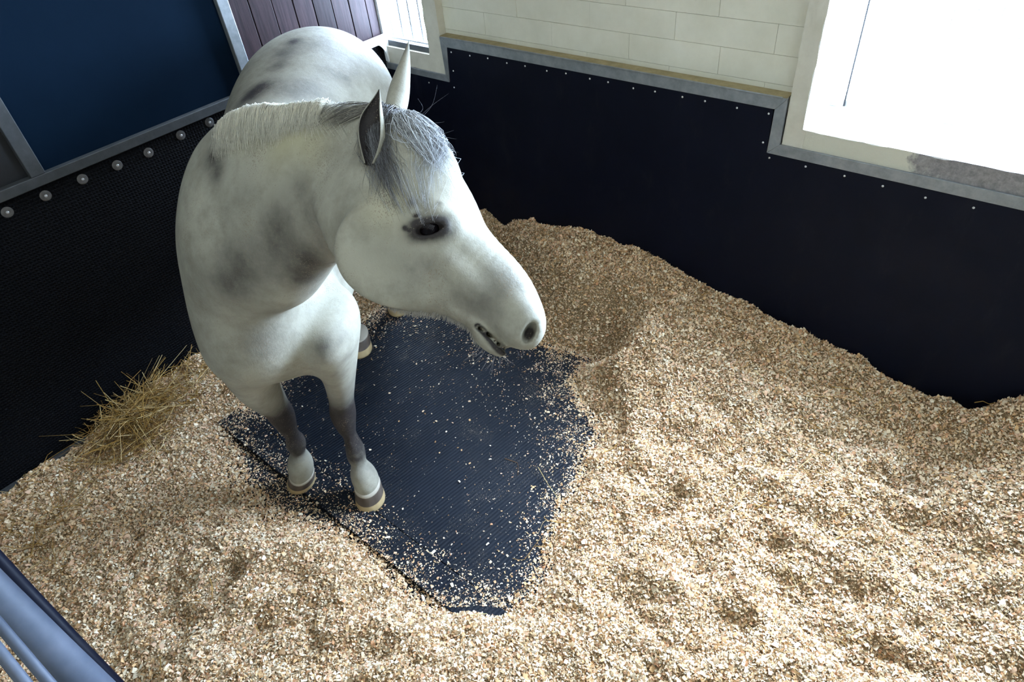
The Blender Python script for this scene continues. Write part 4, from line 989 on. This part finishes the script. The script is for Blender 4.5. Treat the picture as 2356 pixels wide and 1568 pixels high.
dark += .12 * (V[:, 0] > 1.0) * sstep((V[:, 2] - 1.2) / .1)
me.attributes.new('dark', 'FLOAT', 'POINT').data.foreach_set('value', np.clip(dark, 0, 1).astype(np.float32))
me.attributes.new('cream', 'FLOAT', 'POINT').data.foreach_set('value', np.clip(cream, 0, 1).astype(np.float32))
me.polygons.foreach_set('use_smooth', np.ones(len(me.polygons), bool)); me.update()
me.materials.append(M_coat)
horse = empty('horse', (.95, 1.95, 0)); tag(horse, 'light grey horse standing on the rubber mat with its head turned towards the window wall', 'horse')
body = bpy.data.objects.new('body', me); COL.objects.link(body); child(body, horse)

# ears: concave shells joined into the body mesh
camd = lambda p: unit(CAM - np.array(p))
def ear_shell(base, tip, widths, open_dir, lean):
    base = np.array(base); tip = np.array(tip); ax = unit(tip - base); L = np.linalg.norm(tip - base)
    od = np.array(open_dir) - (np.array(open_dir) @ ax) * ax; od = unit(od); sd = np.cross(ax, od)
    rows = len(widths); na = 18; Vv = []; dk = []
    for lay in (0, 1):
        for i, (wd, dp, sh) in enumerate(widths):
            t = i / (rows - 1); c = base + ax * L * t + sd * sh + od * lean * math.sin(t * PI) 
            for j in range(na):
                a = (j / (na - 1)) * math.radians(250) - math.radians(125)      # 0 = back of the ear
                k = 1.0 if lay == 0 else max(0.05, 1 - .0028 / max(wd, .004))
                off = -od * math.cos(a) * dp * k + sd * math.sin(a) * wd * k
                Vv.append(c + off); dk.append(.10 + .25 * (t > .85) if lay == 0 else (1.0 if abs(a) < 1.75 else .55))
    F = []
    for lay in (0, 1):
        for i in range(rows - 1):
            for j in range(na - 1):
                a = lay * rows * na + i * na + j; f = [a, a + 1, a + na + 1, a + na]; F.append(f if lay == 0 else f[::-1])
    n1_ = rows * na
    for i in range(rows - 1):
        for j in (0, na - 1):
            a = i * na + j; f = [a, a + na, n1_ + a + na, n1_ + a]; F.append(f if j == 0 else f[::-1])
    return np.array(Vv), F, np.array(dk)
ear_objs = []
near_w = [(.010, .012, .0), (.019, .018, .001), (.0255, .022, .001), (.0285, .023, -.001), (.0275, .021, -.003), (.0235, .017, -.004), (.016, .011, -.002), (.0075, .006, .002), (.001, .001, .003)]
far_w = [(.020, .022, .0), (.0235, .024, .0), (.0245, .024, .001), (.0235, .022, .002), (.020, .019, .002), (.016, .015, .001), (.011, .011, .0), (.006, .006, .0), (.001, .001, .0)]
for (bs, tp), wd, od in ((EARS[0], near_w, camd(EARS[0][0]) * 1.0 - CX * .35), (EARS[1], far_w, -camd(EARS[1][0]) + CX * .5)):
    Ve, Fe, dk = ear_shell(bs, tp, wd, od, .004)
    eo = mesh_object('ear', Ve, Fe, M_coat, None, True, {'dark': np.clip(dk, 0, 1), 'cream': np.zeros(len(Ve))})
    ss = eo.modifiers.new('s', 'SUBSURF'); ss.levels = 1; ss.render_levels = 1
    ear_objs.append(eo)
dg = bpy.context.evaluated_depsgraph_get()
bmj = bmesh.new(); bmj.from_mesh(body.data); ear_dark = []
for eo in ear_objs:
    em = bpy.data.meshes.new_from_object(eo.evaluated_get(dg)); bmj.from_mesh(em)
    av = np.empty(len(em.vertices), np.float32); em.attributes['dark'].data.foreach_get('value', av); ear_dark.append(av)
bmj.to_mesh(body.data); bmj.free(); body.data.update()
print('DARK', dark.max(), dark.mean(), nv, len(body.data.vertices), len(dark))
for nm_, base_ in (('dark', dark), ('cream', cream)):
    while nm_ in body.data.attributes: body.data.attributes.remove(body.data.attributes[nm_])
    full = np.zeros(len(body.data.vertices), np.float32); full[:nv] = np.clip(base_, 0, 1)
    if nm_ == 'dark': full[nv:] = np.concatenate(ear_dark)
    body.data.attributes.new(nm_, 'FLOAT', 'POINT').data.foreach_set('value', full)
body.data.polygons.foreach_set('use_smooth', np.ones(len(body.data.polygons), bool))
for eo in ear_objs: bpy.data.objects.remove(eo)

# eyes
def uv_sphere(c, r, n=24, m=14):
    V = []; F = []
    for i in range(m + 1):
        for j in range(n):
            a = PI * i / m; b = 2 * PI * j / n; V.append((c[0] + r * math.sin(a) * math.cos(b), c[1] + r * math.sin(a) * math.sin(b), c[2] + r * math.cos(a)))
    for i in range(m):
        for j in range(n): F.append([i * n + j, (i + 1) * n + j, (i + 1) * n + (j + 1) % n, i * n + (j + 1) % n])
    return V, F
ec = np.array(EYE); V_, F_ = uv_sphere(ec + unit(CAM - ec) * -.003, .0195)
eye = mesh_object('eye', V_, F_, M_eye, None, True); child(eye, horse); eye['label'] = 'dark brown glossy eye under a heavy lid'

# hooves
def hoof(co, gr, dark_band):
    co = np.array(co); gr = np.array(gr); n = 28; V = []; F = []; C_ = []
    prof = [(0, .050, .1), (.05, .0545, .1), (.10, .0550, .0), (.13, .0565, .3), (.35, .058, .5), (.60, .060, .6), (.63, .0605, .9), (.90, .064, 1), (1.0, .0625, 1)]
    for i, (t, r_, c) in enumerate(prof):
        ctr = co * (1 - t) + gr * t
        for k in range(n):
            a = 2 * PI * k / n; fx = math.cos(a); fy = math.sin(a)
            p = ctr + np.array([-.77, -.64, 0]) * r_ * 1.05 * fx + np.array([.64, -.77, 0]) * r_ * .95 * fy
            p[2] = ctr[2] * (1 + 0) + (-.012 * fx * (1 - t))
            V.append(p)
            if t <= .1: col = (.42, .38, .31)
            elif t <= .61: col = np.array((.085, .066, .052)) * (1 + .8 * math.sin(3 * a + 1) ** 2 * .6)
            else: col = (.48, .36, .19)
            C_.append(np.array(col) * random.uniform(.92, 1.05))
    for i in range(len(prof) - 1):
        for k in range(n): F.append([i * n + k, (i + 1) * n + k, (i + 1) * n + (k + 1) % n, i * n + (k + 1) % n])
    F.append([k for k in range(n)][::1]); F.append([(len(prof) - 1) * n + k for k in range(n)][::-1])
    o = mesh_object('hoof', V, F, M_hoof, None, True, {'col': np.array(C_)}); child(o, horse); return o
for i, (c0, g0) in enumerate(HOOVES):
    g0 = list(g0); g0[2] = .0135 if i < 1 else .0005
    if i == 1: g0[2] = .0005
    hoof(c0, g0, i < 2)

# hair: tapered strands that follow the surface
def onto(P, lift):
    for _ in range(4):
        dd_ = field(ops, P); g_ = grad(ops, P); nn_ = (g_ * g_).sum(1); P = P + (np.clip(lift - dd_, -.01, .03) / np.maximum(nn_, .3))[:, None] * g_
    return P
def strands(guides, n, r0, jit, liftmax, name, colf, k=9, wav=.004, hug=True):
    G = [(np.array(a), np.array(b), t) for a, b, t in guides]
    s = rng.random(n) * (len(G) - 1); i = np.minimum(s.astype(int), len(G) - 2); f = (s - i)[:, None]
    A = np.array([g[0] for g in G]); B = np.array([g[1] for g in G]); T_ = np.array([g[2] for g in G])
    a = A[i] * (1 - f) + A[i + 1] * f + rng.normal(0, jit, (n, 3)); b = B[i] * (1 - f) + B[i + 1] * f + rng.normal(0, jit * 1.6, (n, 3)); tone = T_[i] * (1 - f[:, 0]) + T_[i + 1] * f[:, 0]
    ln = rng.uniform(.55, 1.08, (n, 1)); b = a + (b - a) * ln
    lift = rng.uniform(.003, liftmax, n); wv = rng.normal(0, wav, (n, 3)); P = np.zeros((n, k, 3))
    for j in range(k):
        t = j / (k - 1); p = a * (1 - t) + b * t + wv * math.sin(t * PI * 1.3)
        q_ = onto(p, lift * (1 - .6 * t) * (1 if j else .2)) if hug else p
        P[:, j] = q_
    rad = (rng.uniform(.7, 1.2, n) * r0)[:, None] * np.linspace(1, .25, k)[None]
    cols = colf(tone, n); o = stalks(P, rad, cols, name); o.data.materials.append(M_hair); child(o, horse); return o
def hair_cols(tone, n):
    d = np.clip(tone + rng.normal(0, .22, n), 0, 1)[:, None]
    light = np.array([.72, .68, .55]) * rng.uniform(.85, 1.1, (n, 1)); dk = np.array([.055, .050, .048]) * rng.uniform(.6, 1.8, (n, 1))
    return light * (1 - d) + dk * d
def fore_cols(tone, n):
    d = np.clip(tone + rng.normal(0, .22, n), 0, 1)[:, None]
    return np.array([.62, .64, .66]) * rng.uniform(.8, 1.15, (n, 1)) * (1 - d) + np.array([.06, .055, .055]) * rng.uniform(.6, 2., (n, 1)) * d
m1 = strands(MANE_GUIDES, 3600, .0007, .005, .010, 'mane', hair_cols)
m2 = strands(POLL_GUIDES, 420, .0008, .005, .010, 'mane', hair_cols); m2.parent = m1; m2.matrix_parent_inverse = Matrix.Identity(4)
fl_ = strands(FORELOCK_GUIDES, 2900, .0007, .009, .020, 'forelock', fore_cols, k=12, wav=.012)
def free(paths, r0, col, name, par, jit=.0):
    Q = []
    for p in paths:
        p = np.array(p); kk = np.linspace(0, len(p) - 1, 8); i = np.minimum(kk.astype(int), len(p) - 2); f = (kk - i)[:, None]; q_ = p[i] * (1 - f) + p[i + 1] * f
        if len(p) == 2: q_ = q_ + np.array([0, 0, -1]) * (np.sin(np.linspace(0, 1, 8) * PI) * .003)[:, None]
        for _ in range(2): q_[1:-1] = (q_[:-2] + 2 * q_[1:-1] + q_[2:]) / 4
        Q.append(q_)
    Q = np.array(Q); o = stalks(Q, np.linspace(r0, r0 * .4, 8)[None].repeat(len(Q), 0), np.tile(np.array(col), (len(Q), 1)), name); o.data.materials.append(M_hair); child(o, par); return o
free([[list(np.array(q_) + rng.normal(0, .004, 3)) for q_ in f] for f in FLYAWAY for _ in range(1)], .00014, (.35, .35, .38), 'forelock', horse)
free([[list(np.array(q_) + rng.normal(0, .002, 3)) for q_ in f] for f in WHISKERS for _ in range(2)], .0003, (.30, .28, .27), 'whisker', horse)['kind'] = 'stuff'
# short chin and jaw fuzz
J = np.array(JAW_LINE); nj = 900; s = rng.random(nj) * (len(J) - 1); i = np.minimum(s.astype(int), len(J) - 2); f = (s - i)[:, None]
a = onto(J[i] * (1 - f) + J[i + 1] * f + rng.normal(0, .006, (nj, 3)), 0.); dirn = np.array(-CX * .25 + CY * 1.) ; b = a + dirn * rng.uniform(.004, .012, (nj, 1)) + rng.normal(0, .001, (nj, 3))
P = a[:, None] * (1 - np.linspace(0, 1, 3)[None, :, None]) + b[:, None] * np.linspace(0, 1, 3)[None, :, None]
o = stalks(P, np.array([.0005, .0004, .0002])[None].repeat(nj, 0), np.tile(np.array([.45, .43, .38]), (nj, 1)), 'jaw_fuzz'); o.data.materials.append(M_hair); child(o, horse); o['kind'] = 'stuff'
# upper eyelashes
la = ec + CX * np.linspace(-.018, .010, 18)[:, None] - CY * (.007 + .004 * np.cos(np.linspace(-1.6, 1.6, 18)))[:, None] + unit(CAM - ec) * .0165
lb = la + CY * .009 + unit(CAM - ec) * .007 - CX * .004
P = np.stack([la, (la + lb) / 2 - CY * .0012, lb], 1); o = stalks(P, np.array([.00025, .0002, .0001])[None].repeat(18, 0), np.tile(np.array([.08, .07, .065]), (18, 1)), 'eyelashes'); o.data.materials.append(M_hair); child(o, horse); o['kind'] = 'stuff'
# tail hanging behind the quarters
tb = np.array([.76, 1.80, 0]) + 1.24 * np.array([.769, .639, 0]); n = 500
a = tb + np.array([0, 0, 1.24]) + rng.normal(0, .012, (n, 3)); P = np.zeros((n, 9, 3)); sp_ = rng.normal(0, .045, (n, 2))
for j in range(9):
    t = j / 8; P[:, j] = a + np.array([.769, .639, 0]) * (.10 * math.sin(t * 1.8)) + np.array([0, 0, -.85 * t ** 1.1]); P[:, j, :2] += sp_ * math.sin(t * 2.4)
P[..., 1] = np.minimum(P[..., 1], YL - .05); P[..., 0] = np.minimum(P[..., 0], XW - .08)
o = stalks(P, np.linspace(.0014, .0005, 9)[None].repeat(n, 0), hair_cols(np.full(n, .5), n), 'tail'); o.data.materials.append(M_hair); child(o, horse)
